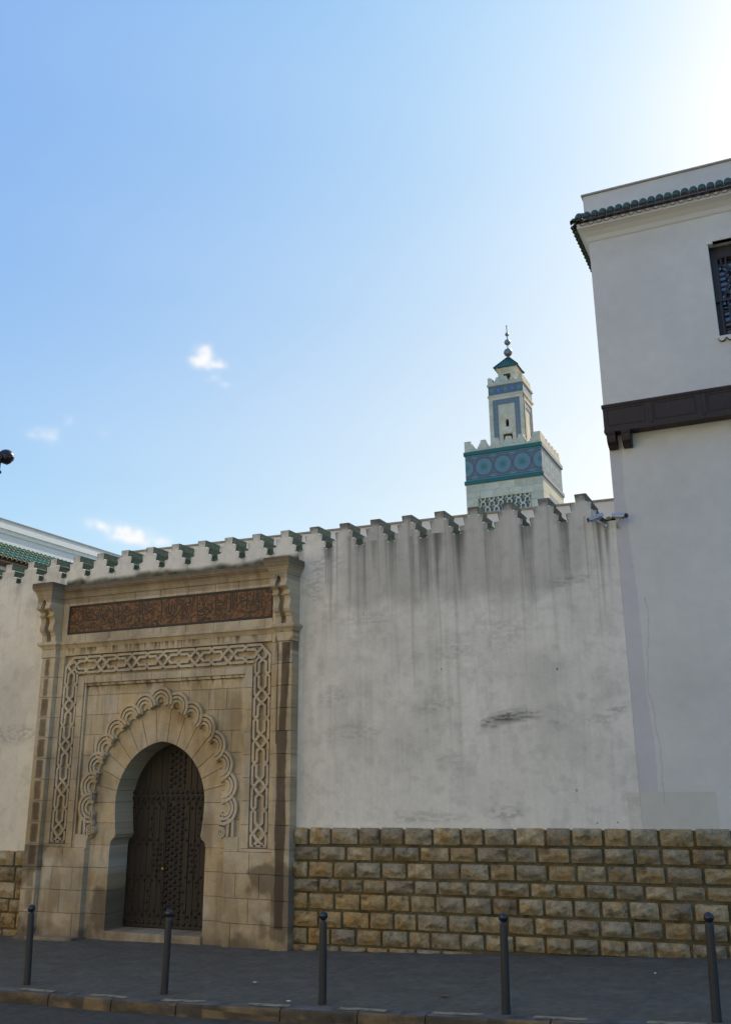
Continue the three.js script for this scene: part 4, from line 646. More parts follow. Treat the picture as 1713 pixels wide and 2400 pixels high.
// ---------------------------------------------------------------- corner building at the right
{
  const X0 = -2.292, b = thing('corner_building', 'tall pale rendered corner building with green tiled eaves, dark timber beam and latticed window', 'building', [X0, 0, 0]);
  const L = (x) => x - X0, X1 = 6;
  const uvb = (g) => planar(g, BW[0], BW[1], BW[2], BW[3], X0, 0);
  const rw = (k, e) => rowY(k, e);
  mesh('lower_wall', uvb(box(0, L(X1), -1.2, 7.6, -7, 0.0035)), M.render, b);
  // upper storey: front slab with the window opening, side and back
  const wx0 = -0.53, wx1 = 0.75, wy0 = 8.625, wy1 = 10.19, ZF = 0.2;
  mesh('upper_wall', uvb(poly([[0, 7.6], [L(X1), 7.6], [L(X1), 11.2], [0, 11.2]], -0.15, ZF, 0.004, [[[L(wx0), wy0], [L(wx1), wy0], [L(wx1), wy1], [L(wx0), wy1]]])), M.render, b);
  mesh('side_wall', uvb(box(0.002, 0.3, 7.6, 11.2, -7, -0.15)), M.render, b);
  mesh('party_wall', uvb(box(0.3, L(X1), 7.6, 11.2, -1.6, -1.3)), M.render, b);
  const par = mesh('parapet', uvb(poly([[-0.05, 11.0], [L(X1), 11.0], [L(X1), 11.56], [-0.05, 11.56]], -7, 0.12, 0.004)), M.render, b);
  mesh('coping', box(-0.075, L(X1), 11.56, 11.59, -7.02, 0.145), M.coping, par);
  // cornice under the eaves, returned on the side
  const lv = [[10.64, 0.0], [10.655, -0.012], [10.67, -0.016], [10.72, -0.03], [10.78, -0.075], [10.815, -0.12], [10.82, -0.135], [10.9, -0.135], [10.905, -0.12]];
  mesh('cornice', boxUV(rectLoft(lv.map(([y, d]) => [y, d - 0.002, L(X1), ZF - d * 1.45 + 0.002]), -7)), M.cornice, b);
  // eaves tiles
  const half = (rad_, len, seg = 10) => { const g = new THREE.CylinderGeometry(rad_, rad_ * 0.9, len, seg, 1, true, -Math.PI / 2, Math.PI); g.rotateX(-Math.PI / 2); return g; };
  const cover = mergeGeometries([half(0.058, 0.24), half(0.064, 0.03).translate(0, 0, 0.105), half(0.063, 0.03).translate(0, 0, -0.01)]);
  const inside = (() => { const s = new THREE.CircleGeometry(0.05, 12, 0, Math.PI); s.translate(0, 0, 0.1); return s; })();
  const pan = half(0.05, 0.22); pan.rotateZ(Math.PI);
  const eave = group('tiled_eaves', b), gl = [M.glazeB, M.glazeC, M.glazeB], r = rng(4);
  const tileAt = (x, z, turn, k) => {
    const c = mesh('cover_tile', cover, gl[k % 3], eave); c.position.set(x, 11.0 + 0.008 * (r() - 0.5), z); c.rotation.set(0.84, turn, 0, 'YXZ');
    mesh('clay_end', inside, M.terracotta, c);
  };
  const panAt = (x, z, turn, k) => { const p = mesh('pan_tile', pan, gl[(k + 1) % 3], eave); p.position.set(x, 10.955, z); p.rotation.set(0.84, turn, 0, 'YXZ'); };
  const pitch = 0.126;
  for (let k = 0; k < 27; k++) { const x = -0.165 + pitch * (k + 0.5); tileAt(x, ZF + 0.19, 0, k); panAt(x + pitch / 2, ZF + 0.175, 0, k); }
  for (let k = 0; k < 20; k++) { const z = ZF + 0.12 - pitch * (k + 0.5); tileAt(-0.14, z, -Math.PI / 2, k + 1); panAt(-0.125, z - pitch / 2, -Math.PI / 2, k); }
  const hip = mesh('corner_tile', cover, M.glaze, eave); hip.position.set(-0.115, 11.01, ZF + 0.15); hip.rotation.set(0.7, -Math.PI / 4, 0, 'YXZ'); hip.scale.set(1.1, 1.1, 1.1);
  mesh('eave_board', boxUV(rectLoft([[10.905, -0.1, L(X1), ZF + 0.16], [10.93, -0.12, L(X1), ZF + 0.18], [11.05, -0.06, L(X1), ZF + 0.05]], -7)), M.terracotta, eave);
  // timber beam with sunk panels and a pair of brackets
  const beam = group('timber_beam', b), yb = 7.39, yt = 7.82;
  mesh('beam_board', boxUV(poly([[-0.012, yb], [L(X1), yb], [L(X1), yt - 0.002], [-0.012, yt - 0.002]], -0.3, ZF + 0.03, 0.006), 1), M.beam, beam);
  mesh('top_mould', boxUV(moulding([[0.1, yt - 0.045], [ZF + 0.04, yt - 0.045], [ZF + 0.05, yt - 0.02], [ZF + 0.045, yt + 0.006], [0.1, yt + 0.006]], -0.025, L(X1))), M.beam, beam);
  mesh('foot_mould', boxUV(moulding([[0.1, yb - 0.004], [ZF + 0.036, yb - 0.004], [ZF + 0.036, yb + 0.035], [0.1, yb + 0.035]], -0.016, L(X1))), M.beam, beam);
  for (const x of [-1.64, -0.885, -0.13, 0.62]) { mesh('panel_stile', boxUV(poly([[L(x), yb + 0.07], [L(x) + 0.03, yb + 0.04], [L(x) + 0.06, yb + 0.07], [L(x) + 0.06, yt - 0.05], [L(x), yt - 0.05]], ZF, ZF + 0.042, 0.004)), M.beam, beam); mesh('panel_bead', boxUV(poly([[L(x) + 0.085, yb + 0.09], [L(x) + 0.67, yb + 0.09], [L(x) + 0.67, yt - 0.075], [L(x) + 0.085, yt - 0.075]], ZF, ZF + 0.036, 0.004, [[[L(x) + 0.095, yb + 0.1], [L(x) + 0.66, yb + 0.1], [L(x) + 0.66, yt - 0.085], [L(x) + 0.095, yt - 0.085]]])), M.beam, beam); }
  mesh('panel_bead', boxUV(poly([[0.05, yb + 0.09], [0.6, yb + 0.09], [0.6, yt - 0.075], [0.05, yt - 0.075]], ZF, ZF + 0.036, 0.004, [[[0.06, yb + 0.1], [0.59, yb + 0.1], [0.59, yt - 0.085], [0.06, yt - 0.085]]])), M.beam, beam);
  const br = [[-0.1, 7.388], [ZF + 0.03, 7.388], [ZF + 0.035, 7.36], [ZF + 0.02, 7.33], [ZF + 0.02, 7.3], [ZF + 0.0, 7.24], [ZF - 0.06, 7.19], [ZF - 0.13, 7.165], [-0.1, 7.165]];
  for (const x of [-2.28, -2.065]) mesh('bracket', boxUV(moulding(br, L(x), L(x) + 0.13)), M.beam, beam);
  // window
  const w = group('window', b);
  const cx = (wx0 + wx1) / 2;
  mesh('lintel_frame', uvb(poly([[L(wx0) - 0.025, wy1 - 0.035], [L(wx0) + 0.07, wy1 - 0.035], [L(wx0) + 0.07, wy1], [L(wx1) - 0.07, wy1], [L(wx1) - 0.07, wy1 - 0.035], [L(wx1) + 0.025, wy1 - 0.035], [L(wx1) + 0.025, wy1 + 0.15], [L(wx0) - 0.025, wy1 + 0.15]], 0.1, ZF + 0.012, 0.004)), M.render, w);
  mesh('pane', boxUV(poly([[L(wx0) - 0.02, wy0], [L(wx1) + 0.02, wy0], [L(wx1) + 0.02, wy1], [L(wx0) - 0.02, wy1]], -0.12, -0.1, 0)), M.glass, w);
  const fr = (a, c, y0, y1, z1 = 0.02) => mesh('frame_bar', boxUV(poly([[L(a), y0], [L(c), y0], [L(c), y1], [L(a), y1]], -0.09, z1, 0.004)), M.frameDark, w);
  fr(wx0, wx0 + 0.1, wy0, wy1); fr(wx1 - 0.1, wx1, wy0, wy1); fr(wx0 + 0.1, wx1 - 0.1, wy1 - 0.2, wy1); fr(wx0 + 0.1, wx1 - 0.1, wy0, wy0 + 0.05); fr(cx - 0.04, cx + 0.04, wy0, wy1 - 0.2, 0.015);
  // lattice: star-and-hexagon bars
  const bars = [];
  for (const [ox, fl] of [[wx0 + 0.1, 1], [wx1 - 0.1, -1]]) for (const dy of [0, -0.59]) {
    const P = (x, y) => [L(ox + fl * (x + 0.43)), y + dy, 0.01];
    bars.push([P(-0.43, 9.87), P(-0.385, 9.875), P(-0.271, 9.8), P(-0.13, 9.8)], [P(-0.271, 9.8), P(-0.357, 9.695), P(-0.27, 9.62), P(-0.13, 9.62)], [P(-0.43, 9.69), P(-0.357, 9.695)], [P(-0.27, 9.62), P(-0.335, 9.52), P(-0.335, 9.4), P(-0.26, 9.34), P(-0.13, 9.34)], [P(-0.43, 9.515), P(-0.335, 9.52)], [P(-0.43, 9.39), P(-0.335, 9.4)], [P(-0.385, 9.875), P(-0.385, 9.985), P(-0.34, 10.08)], [P(-0.43, 9.985), P(-0.385, 9.985)]);
    if (!dy) bars.push(arcPts(L(ox + fl * 0.27), 9.93, 0.16, 0, Math.PI * 2, 16, 0.012));
  }
  for (const p of bars) mesh('lattice_bar', ribbon(p, 0.024, 0.04), M.frameDark, w);
  // railing
  mesh('hand_rail', box(L(wx0), L(wx1), 9.235, 9.275, 0.05, 0.09, 0.004), M.frameDark, w); mesh('foot_rail', box(L(wx0), L(wx1), 8.66, 8.69, 0.05, 0.09, 0.004), M.frameDark, w);
  for (let k = 0; k < 12; k++) mesh('baluster', box(L(wx0) + 0.06 + k * 0.108, L(wx0) + 0.085 + k * 0.108, 8.69, 9.235, 0.055, 0.082, 0.003), M.frameDark, w);
  mesh('sill', uvb(box(L(wx0) - 0.03, L(wx1) + 0.03, 8.585, 8.622, 0.0, ZF + 0.03, 0.004)), M.render, w);
  const drip = half(0.056, 0.1); drip.rotateZ(Math.PI); const dripIn = new THREE.CircleGeometry(0.05, 12, Math.PI, Math.PI); dripIn.translate(0, 0, 0.049);
  for (let k = 0; k < 11; k++) { const t = mesh('drip_tile', drip, M.glazeC, w); t.position.set(L(-0.498 + k * 0.122), 8.583, ZF + 0.0); mesh('mortar_fill', dripIn, M.render, t); }
  const pl = plinth(b, X0 + 0.004, 5.9, rowsL.map((_, k) => [rowY(k, 0), rowY(k, 1)]), 24, [0.36, 0.2], rowY(0, 0), plinthEnds); pl.position.set(-X0, 0, 0.0035);
}

// ---------------------------------------------------------------- buildings inside the precinct
{
  const back = thing('flat_roofed_building', 'long low white building whose flat roofline shows behind the battlements', 'building', [-9, 0, -4.4]);
  mesh('wall', boxUV(poly([[-5.6, -1.2], [8.8, -1.2], [8.8, 7.7], [-5.6, 7.7]], -5, 0, 0.003)), M.white, back);
  mesh('coping', boxUV(box(-5.65, 8.85, 7.7, 7.74, -5.05, 0.04, 0.004)), M.coping, back);
  mesh('vent_pipe', boxUV(new THREE.CylinderGeometry(0.012, 0.012, 0.16, 8).translate(0.02, 7.8, -0.1)), M.steel, back);
  back.rotation.y = rad(2.4);
}
{
  const s = thing('side_pavilion', 'white pavilion wing with sunlit flank and a canopy of green glazed tiles', 'building', [-17, 0, -6]);
  mesh('wall', boxUV(box(-6, 0, -1.2, 8.2, -2.3, 9.6)), M.white, s);
  const cor = mesh('cornice', boxUV(moulding([[-2.35, 8.2], [9.7, 8.2], [9.7, 8.4], [-2.35, 8.4]], -6.1, 0.07)), M.white, s);
  mesh('cornice_bed', boxUV(moulding([[-2.32, 8.1], [9.65, 8.1], [9.65, 8.2], [-2.32, 8.2]], -6.05, 0.03)), M.white, cor);
  mesh('coping', boxUV(box(-6.15, 0.09, 8.4, 8.43, -2.4, 9.75)), M.coping, cor);
  // canopy along the flank: rows of barrel tiles
  const can = group('tile_canopy', s), slope = Math.atan2(0.5, 0.62), len = 0.8, rows = 5;
  const tg = new THREE.CylinderGeometry(0.056, 0.066, len / rows * 1.1, 8, 1, true, -Math.PI / 2, Math.PI); tg.rotateX(-Math.PI / 2); tg.rotateY(Math.PI / 2);
  const yg = new THREE.TorusGeometry(0.064, 0.009, 5, 8, Math.PI); yg.rotateY(Math.PI / 2); yg.translate(0.075, 0, 0);
  const mats = [M.glazeClean, M.glazeB, M.glazeClean];
  let n = 0;
  for (let k = 0; k < 44; k++) for (let q = 0; q < rows; q++) {
    const t = (q + 0.5) / rows, z = 6.6 - k * 0.148; const m = mesh('roof_tile', tg, mats[(k * 3 + q) % 3], can);
    m.position.set(0.02 + t * 0.62, 7.82 - t * 0.5 + 0.006 * q * 0, z); m.rotation.z = -slope; mesh('pale_lip', yg, M.tileYellow, m); n++;
  }
  mesh('canopy_deck', boxUV(moulding([[-0.1, 0], [6.7, 0], [6.7, 0.04], [-0.1, 0.04]], 0, 0.82)).rotateZ(-slope).translate(0, 7.74, 0), M.terracotta, can);
  mesh('canopy_bed', boxUV(moulding([[-0.1, 7.0], [6.7, 7.0], [6.7, 7.2], [-0.1, 7.2]], 0, 0.4)), M.white, can);
}

// ---------------------------------------------------------------- minaret
const zelligeBig = canvasTex(1024, 352, (g, W, H) => {
  g.fillStyle = '#8a7d70'; g.fillRect(0, 0, W, H);
  const cell = W / 4, cy = H / 2, r = rng(3);
  for (let k = -1; k <= 4; k++) for (const [dx, dy] of [[0.5, -0.5], [0.5, 0.5]]) for (const [q, col] of [[0.34, '#5c6468'], [0.3, '#978a7a'], [0.25, '#5c7480'], [0.2, '#a3aaa2'], [0.15, '#586a7c'], [0.09, '#b7ada0']]) { g.fillStyle = col; g.beginPath(); g.arc((k + dx) * cell, cy + dy * H * 1.02, q * cell, 0, 6.3); g.fill(); }
  for (let k = 0; k <= 4; k++) {
    const x = k * cell;
    const starRing = (rad_, n, amp, col, w) => { g.strokeStyle = col; g.lineWidth = w; g.beginPath(); for (let i = 0; i <= n * 12; i++) { const a = i / (n * 12) * Math.PI * 2, q = rad_ * (1 + amp * Math.cos(a * n)); const X = x + q * Math.cos(a), Y = cy + q * Math.sin(a); i ? g.lineTo(X, Y) : g.moveTo(X, Y); } g.closePath(); g.stroke(); };
    const disc = (rad_, col) => { g.fillStyle = col; g.beginPath(); g.arc(x, cy, rad_, 0, 6.3); g.fill(); };
    disc(cell * 0.5, '#7b7066'); starRing(cell * 0.485, 16, 0.03, '#35405e', 5); starRing(cell * 0.45, 16, 0.04, '#94887a', 7); starRing(cell * 0.42, 16, 0.03, '#33406a', 5); disc(cell * 0.39, '#7d9c98');
    starRing(cell * 0.385, 16, 0.04, '#9ab5ae', 8); starRing(cell * 0.35, 16, 0.05, '#2f3e4e', 4); starRing(cell * 0.325, 16, 0.04, '#86a8a2', 9); disc(cell * 0.285, '#3f5560');
    for (let i = 0; i < 16; i++) { const a = (i + 0.5) / 16 * 6.2832; g.fillStyle = '#cbbfb4'; g.beginPath(); g.arc(x + cell * 0.265 * Math.cos(a), cy + cell * 0.265 * Math.sin(a), cell * 0.026, 0, 6.3); g.fill(); g.fillStyle = '#2c2a34'; g.beginPath(); g.arc(x + cell * 0.31 * Math.cos(a + 0.19), cy + cell * 0.31 * Math.sin(a + 0.19), cell * 0.018, 0, 6.3); g.fill(); }
    disc(cell * 0.23, '#b9c2bd'); disc(cell * 0.215, '#4f7a70'); disc(cell * 0.205, '#5d8a7c'); disc(cell * 0.09, '#4d6a6c'); disc(cell * 0.065, '#b7b2ac'); disc(cell * 0.047, '#2b2428');
    for (const s of [-1, 1]) { const X = x + cell / 2; g.fillStyle = '#3b3434'; g.beginPath(); g.arc(X, cy, cell * 0.06, 0, 6.3); g.fill(); g.fillStyle = '#a3906e'; g.beginPath(); g.arc(X, cy, cell * 0.045, 0, 6.3); g.fill(); g.fillStyle = '#3b3434'; g.beginPath(); g.arc(X, cy, cell * 0.022, 0, 6.3); g.fill(); }
  }
  for (let k = 0; k < 2600; k++) { g.fillStyle = r() < 0.5 ? 'rgba(30,34,52,0.35)' : 'rgba(210,205,190,0.28)'; g.fillRect(r() * W, r() * H, 3, 3); }
  for (const y of [0, H - 30]) { g.fillStyle = '#2f4a58'; g.fillRect(0, y, W, 30); for (let x = 4; x < W; x += 14) { g.fillStyle = '#9ec4b4'; g.fillRect(x, y + 6, 6, 19); } g.fillStyle = '#9fae7c'; g.fillRect(0, y ? H - 4 : 0, W, 4); }
});
const zelligeBand = canvasTex(768, 160, (g, W, H) => {
  g.fillStyle = '#6f665c'; g.fillRect(0, 0, W, H);
  for (let x = -H; x < W + H; x += 26) { g.strokeStyle = '#cfc7b8'; g.lineWidth = 7; g.setLineDash([12, 14]); g.beginPath(); g.moveTo(x, H); g.lineTo(x + H, 0); g.stroke(); g.strokeStyle = '#3c3a40'; g.lineWidth = 5; g.setLineDash([10, 12]); g.beginPath(); g.moveTo(x + H, H); g.lineTo(x, 0); g.stroke(); } g.setLineDash([]);
  for (let k = 0; k < 5; k++) { const x = (k + 0.5) * W / 5, y = H / 2; for (const [q, c] of [[0.4, '#4a4a52'], [0.37, k % 2 ? '#8794b0' : '#8fa79c'], [0.32, k % 2 ? '#4a6298' : '#4c7a6e'], [0.2, '#a9bcc4'], [0.16, k % 2 ? '#4a6298' : '#4c7a70'], [0.08, '#c9cdd0'], [0.05, '#23212a']]) { g.fillStyle = c; g.beginPath(); g.arc(x, y, q * H, 0, 6.3); g.fill(); } }
});
const zelligeFrame = canvasTex(256, 256, (g, W, H) => {   // one tile pair of the frame: ochre star, green-blue star
  g.fillStyle = '#8f8f88'; g.fillRect(0, 0, W, H);
  for (const [cx, cy, a, b] of [[64, 64, '#8a6f4e', '#5e6a78'], [192, 64, '#3c6670', '#7a8890'], [64, 192, '#3c6670', '#7a8890'], [192, 192, '#8a6f4e', '#5e6a78']]) for (let i = 0; i < 8; i++) { const t = i / 8 * 6.2832; g.strokeStyle = i % 2 ? a : b; g.lineWidth = 11; g.beginPath(); g.moveTo(cx, cy); g.lineTo(cx + 62 * Math.cos(t), cy + 62 * Math.sin(t)); g.stroke(); g.fillStyle = '#56606c'; g.beginPath(); g.arc(cx + 48 * Math.cos(t + 0.39), cy + 48 * Math.sin(t + 0.39), 9, 0, 6.3); g.fill(); g.fillStyle = '#c0c4c0'; g.beginPath(); g.arc(cx + 30 * Math.cos(t + 0.39), cy + 30 * Math.sin(t + 0.39), 6, 0, 6.3); g.fill(); }
});
{
  const K = 60 / 39, dep = 1.91;
  const mn = thing('minaret', 'square stone minaret with turquoise mosaic bands, battlements and a green pyramid roof with three balls', 'minaret', [-11.03 * K, 2.4416 * (1 - K), -46 - dep * K]); mn.scale.setScalar(K);
  const ashTex = dataTex(512, 512, (i, j, c) => { const m = 1 + 0.16 * (fbm(i / 60, j / 60, 4) - 0.5) + 0.07 * (vn(i / 3, j / 3) - 0.5), s = 0.5 * sst(0.5, 0.75, fbm(i / 90 + 30, j / 50, 4)); c[0] = lerp(236, 222, s) * m; c[1] = lerp(216, 194, s) * m; c[2] = lerp(182, 150, s) * m; });
  const ash = [1, 0.94, 1.04].map((k) => std({ map: rep(ashTex, 0.4, 0.4), color: new THREE.Color(k, k, k), roughness: 0.92 }));
  const green = std({ color: new THREE.Color(0.07, 0.22, 0.17), map: rep(dataTex(256, 64, (i, j, c) => { const w = sst(0.62, 0.66, fbm(i / 30 + 4, j / 12, 4)); c[0] = lerp(210, 255, w); c[1] = lerp(225, 190, w); c[2] = lerp(215, 210, w); }), 0.4, 2), roughness: 0.35 });
  const worn = std({ color: new THREE.Color(0.36, 0.36, 0.32), roughness: 0.8 });
  const mos = (map, rough = 0.3) => std({ map, roughness: rough });
  const hw = 1.745, r = rng(6);
  // shaft in courses
  const shaft = group('shaft', mn);
  mesh('shaft_core', boxUV(box(-hw + 0.01, hw - 0.01, 0.9, 14.92, -dep + 0.01, dep - 0.15)), M.mortar, shaft);
  for (let k = 0; k < 8; k++) { const y1 = 14.93 - k * 0.34, y0 = y1 - 0.335; let x = -hw; const cuts = k % 2 ? [-1.1, -0.5, 0.2, 0.8, 1.3, hw] : [-0.9, -0.2, 0.5, 1.0, hw]; const inPanel = y0 < 14.42 && y1 > 13.3; for (const e of cuts) { let a = x, b2 = e; x = e; if (inPanel && y1 < 14.5) { if (a > -1.215 && b2 < 1.19) continue; if (a < -1.215 && b2 > -1.215) b2 = -1.22; if (b2 > 1.19 && a < 1.19) a = 1.195; } if (b2 - a < 0.03) continue; mesh('course_block', boxUV(poly([[a + 0.004, y0], [b2 - 0.004, y0], [b2 - 0.004, y1], [a + 0.004, y1]], dep - 0.2, dep, 0.004), 1, r(), r()), ash[Math.floor(r() * 3)], shaft); }
    mesh('course_block', boxUV(box(hw - 0.2, hw, y0, y1, -dep, dep - 0.205), 1), ash[k % 3], shaft); }
  mesh('lower_shaft', boxUV(box(-hw, hw, 0.9, 12.2, -dep, dep)), ash[0], shaft);
  // sebka panel
  const sebGround = std({ color: new THREE.Color(0.15, 0.16, 0.13), roughness: 0.9 }); const seb = group('lattice_panel', mn); mesh('panel_ground', boxUV(box(-1.215, 1.19, 13.3, 14.39, dep - 0.1, dep - 0.07)), sebGround, seb);
  const fam = (s) => { for (let k = -8; k < 9; k++) { const p = []; for (let i = 0; i <= 40; i++) { const t = i / 40, y = 13.3 + t * 1.07, x = k * 0.4 + s * ((y - 13.3) * 0.75) + 0.045 * Math.sin((y - 13.3) * 23.5 + k * 0) * s; if (x > -1.2 && x < 1.17) p.push([x, y, dep - 0.03 + 0.006 * s]); } if (p.length > 2) mesh('lattice_strap', ribbon(p, 0.055, 0.05), ash[2], seb); } };
  fam(1); fam(-1);
  for (let q = 0; q < 4; q++) for (let k = -3; k < 4; k++) { const x = k * 0.4 + (q % 2 ? 0.2 : 0) + 0.02, y = 14.14 - q * 0.267; if (Math.abs(x) > 1.1) continue; mesh('palmette', poly([[x - 0.06, y], [x - 0.02, y - 0.03], [x - 0.035, y - 0.08], [x, y - 0.1], [x + 0.035, y - 0.08], [x + 0.02, y - 0.03], [x + 0.06, y], [x + 0.035, y + 0.04], [x, y + 0.1], [x - 0.035, y + 0.04]], dep - 0.08, dep - 0.05, 0.003), worn, seb); }
  for (const [a, b2, y0, y1] of [[-1.215, 1.19, 14.36, 14.4], [-1.215, -1.185, 13.3, 14.36], [1.16, 1.19, 13.3, 14.36]]) mesh('panel_edge', boxUV(box(a, b2, y0, y1, dep - 0.08, dep - 0.002)), ash[1], seb);
  // sunk panel on the flank
  mesh('flank_panel', boxUV(box(hw - 0.05, hw + 0.002, 13.3, 14.42, -0.9, 0.9)), worn, mn);
  // mosaic band between two green string courses
  const course = (y0, y1, h, d, mat, name) => { const c = group(name, mn); mesh('front_bar', boxUV(box(-h, h, y0, y1, d - 0.12, d, 0.012)), mat, c); for (const s of [-1, 1]) mesh('side_bar', boxUV(box(s > 0 ? h - 0.12 : -h, s > 0 ? h : -h + 0.12, y0, y1, -d, d - 0.125)), mat === green ? worn : mat, c); return c; };
  mesh('band_core', boxUV(box(-hw + 0.02, hw - 0.02, 14.92, 16.48, -dep + 0.02, dep - 0.02)), ash[0], mn);
  mesh('mosaic_band', planar(box(-hw + 0.01, hw - 0.01, 15.1, 16.32, dep - 0.05, dep - 0.004), -hw, 15.1, 2 * hw, 1.22), mos(zelligeBig), mn);
  const flank = box(-dep + 0.01, dep - 0.06, 15.1, 16.32, 0, 0.05); planar(flank, -dep, 15.1, 2 * dep, 1.22); flank.rotateY(Math.PI / 2); flank.translate(hw - 0.052, 0, 0); mesh('mosaic_band', flank, mos(zelligeBig, 0.5), mn);
  course(14.94, 15.11, hw + 0.05, dep + 0.05, green, 'string_course'); course(16.305, 16.475, hw + 0.05, dep + 0.05, green, 'string_course');
  // battlements: stepped merlons on each side, blocks at the corners
  const merl = (w, h) => [[-w, 0], [-w * 0.86, h * 0.3], [-w * 0.7, h * 0.3], [-w * 0.62, h * 0.62], [-w * 0.45, h * 0.62], [-w * 0.4, h], [w * 0.4, h], [w * 0.45, h * 0.62], [w * 0.62, h * 0.62], [w * 0.7, h * 0.3], [w * 0.86, h * 0.3], [w, 0]];
  const battlement = (y, h, H, D, xs, zs, w, corner) => {
    const bt = group('battlement', mn), th = 0.2, mh = h * 0.78;
    mesh('parapet_base', boxUV(poly([[-H, y], [H, y], [H, y + h - mh], [-H, y + h - mh]], D - th, D, 0.004)), ash[1], bt);
    mesh('parapet_base', boxUV(box(H - th, H, y, y + h - mh, -D, D - th - 0.002)), ash[1], bt); mesh('parapet_base', boxUV(box(-H, -H + th, y, y + h - mh, -D, D - th - 0.002)), ash[1], bt); mesh('parapet_base', boxUV(box(-H + th, H - th, y, y + h - mh, -D, -D + th)), ash[1], bt);
    const g = boxUV(poly(merl(w, mh), -th, 0, 0.004)), gs = g.clone().rotateY(Math.PI / 2), k = y + h - mh - 0.002;
    for (const x of xs) { mesh('merlon', g, ash[0], bt).position.set(x, k, D - 0.001); mesh('merlon', g, ash[0], bt).position.set(x, k, -D + th); }
    for (const z of zs) { mesh('merlon', gs, ash[0], bt).position.set(H - 0.001, k, z); mesh('merlon', gs, ash[0], bt).position.set(-H + th, k, z); }
    const cs = corner, pr = [[0, 0], [cs, 0], [cs * 0.92, mh * 0.3], [cs * 0.82, mh * 0.3], [cs * 0.76, mh * 0.62], [cs * 0.66, mh * 0.62], [cs * 0.6, mh * 1.04], [0, mh * 1.04]];
    for (const sx of [-1, 1]) { const m = mesh('corner_merlon', boxUV(poly(pr.map(([x, yy]) => [sx * (H - x), k + yy]), D - th, D + 0.001, 0.004)), ash[2], bt); const s2 = poly(pr.map(([x, yy]) => [D - x, k + yy]), -th / 2, th / 2, 0.004).rotateY(-Math.PI / 2); s2.translate(sx * (H - th / 2), 0, -0.2); mesh('corner_merlon', boxUV(s2), ash[2], bt); }
  };
  battlement(16.475, 0.5, hw, dep, [-0.87, -0.29, 0.29, 0.87], [-1.45, -0.95, -0.4, 0.15, 0.7, 1.2], 0.28, 0.5);
  mesh('terrace', boxUV(box(-hw + 0.1, hw - 0.1, 16.4, 16.5, -dep + 0.1, dep - 0.1)), ash[1], mn);
  // upper turret
  const H2 = 0.827, D2 = 0.85, up = group('turret', mn);
  const openW = [[-0.08, 17.845], [0.08, 17.845], [0.08, 18.14], [0.06, 18.2], [0, 18.228], [-0.06, 18.2], [-0.08, 18.14]], niche = [[-0.22, 16.5], [0.22, 16.5], [0.22, 17.51], [-0.22, 17.51]];
  mesh('turret_back', boxUV(box(-H2 + 0.16, H2 - 0.1, 16.4, 19.42, -D2, -D2 + 0.15)), ash[1], up);
  mesh('turret_flank', boxUV(box(-H2, -H2 + 0.16, 16.4, 19.36, -D2, D2 - 0.15)), ash[0], up);
  for (const [y0, y1, k] of [[16.4, 17.0, 0], [17.0, 17.45, 2], [17.45, 17.95, 0], [17.95, 18.45, 1], [18.45, 18.95, 2], [18.95, 19.37, 0]]) for (const s of [-1, 1]) mesh('course_block', boxUV(poly(s < 0 ? [[-H2, y0 + 0.003], [-0.64, y0 + 0.003], [-0.64, y1 - 0.003], [-H2, y1 - 0.003]] : [[0.64, y0 + 0.003], [H2, y0 + 0.003], [H2, y1 - 0.003], [0.64, y1 - 0.003]], D2 - 0.15, D2, 0.004)), ash[k], up);
  mesh('turret_head', boxUV(box(-0.64, 0.64, 19.215, 19.37, D2 - 0.15, D2 - 0.001)), ash[2], up);
  mesh('turret_face', boxUV(poly([[-0.395, 16.4], [0.395, 16.4], [0.395, 18.96], [-0.395, 18.96]], D2 - 0.17, D2 - 0.03, 0, [openW, niche])), ash[0], up);
  // carved arch on the face
  for (const s of [-1, 1]) { mesh('carved_arch', ribbon([[s * 0.24, 16.9, D2 - 0.012], [s * 0.24, 18.3, D2 - 0.012], [s * 0.22, 18.42, D2 - 0.012], [s * 0.14, 18.46, D2 - 0.012], [s * 0.1, 18.52, D2 - 0.012], [s * 0.03, 18.68, D2 - 0.012], [-s * 0.06, 18.78, D2 - 0.012], [-s * 0.12, 18.82, D2 - 0.012]], 0.028, 0.03), ash[2], up); mesh('carved_frame', ribbon([[s * 0.3, 16.9, D2 - 0.014], [s * 0.3, 18.86, D2 - 0.014], [s * 0.02, 18.86, D2 - 0.014]], 0.026, 0.03), ash[2], up); }
  // mosaic frame
  const fm = mos(rep(zelligeFrame, 1, 1)); const fuv = (g) => planar(g, 0, 0, 0.49, 0.49);
  for (const s of [-1, 1]) mesh('mosaic_frame', fuv(poly(s < 0 ? [[-0.637, 16.6], [-0.395, 16.6], [-0.395, 18.96], [-0.637, 18.96]] : [[0.395, 16.6], [0.637, 16.6], [0.637, 18.96], [0.395, 18.96]], D2 - 0.1, D2 - 0.01, 0)), fm, up);
  mesh('mosaic_frame', fuv(poly([[-0.637, 18.961], [0.637, 18.961], [0.637, 19.213], [-0.637, 19.213]], D2 - 0.1, D2 - 0.01, 0)), fm, up);
  // right flank of the turret
  const fl = (g) => { g.rotateY(Math.PI / 2); return boxUV(g); };
  mesh('turret_flank', fl(poly([[-D2 + 0.01, 16.4], [D2 - 0.155, 16.4], [D2 - 0.155, 19.36], [-D2 + 0.01, 19.36]], H2 - 0.1, H2, 0, [[[-0.62, 16.45], [0.62, 16.45], [0.62, 19.1], [-0.62, 19.1]]])), ash[2], up);
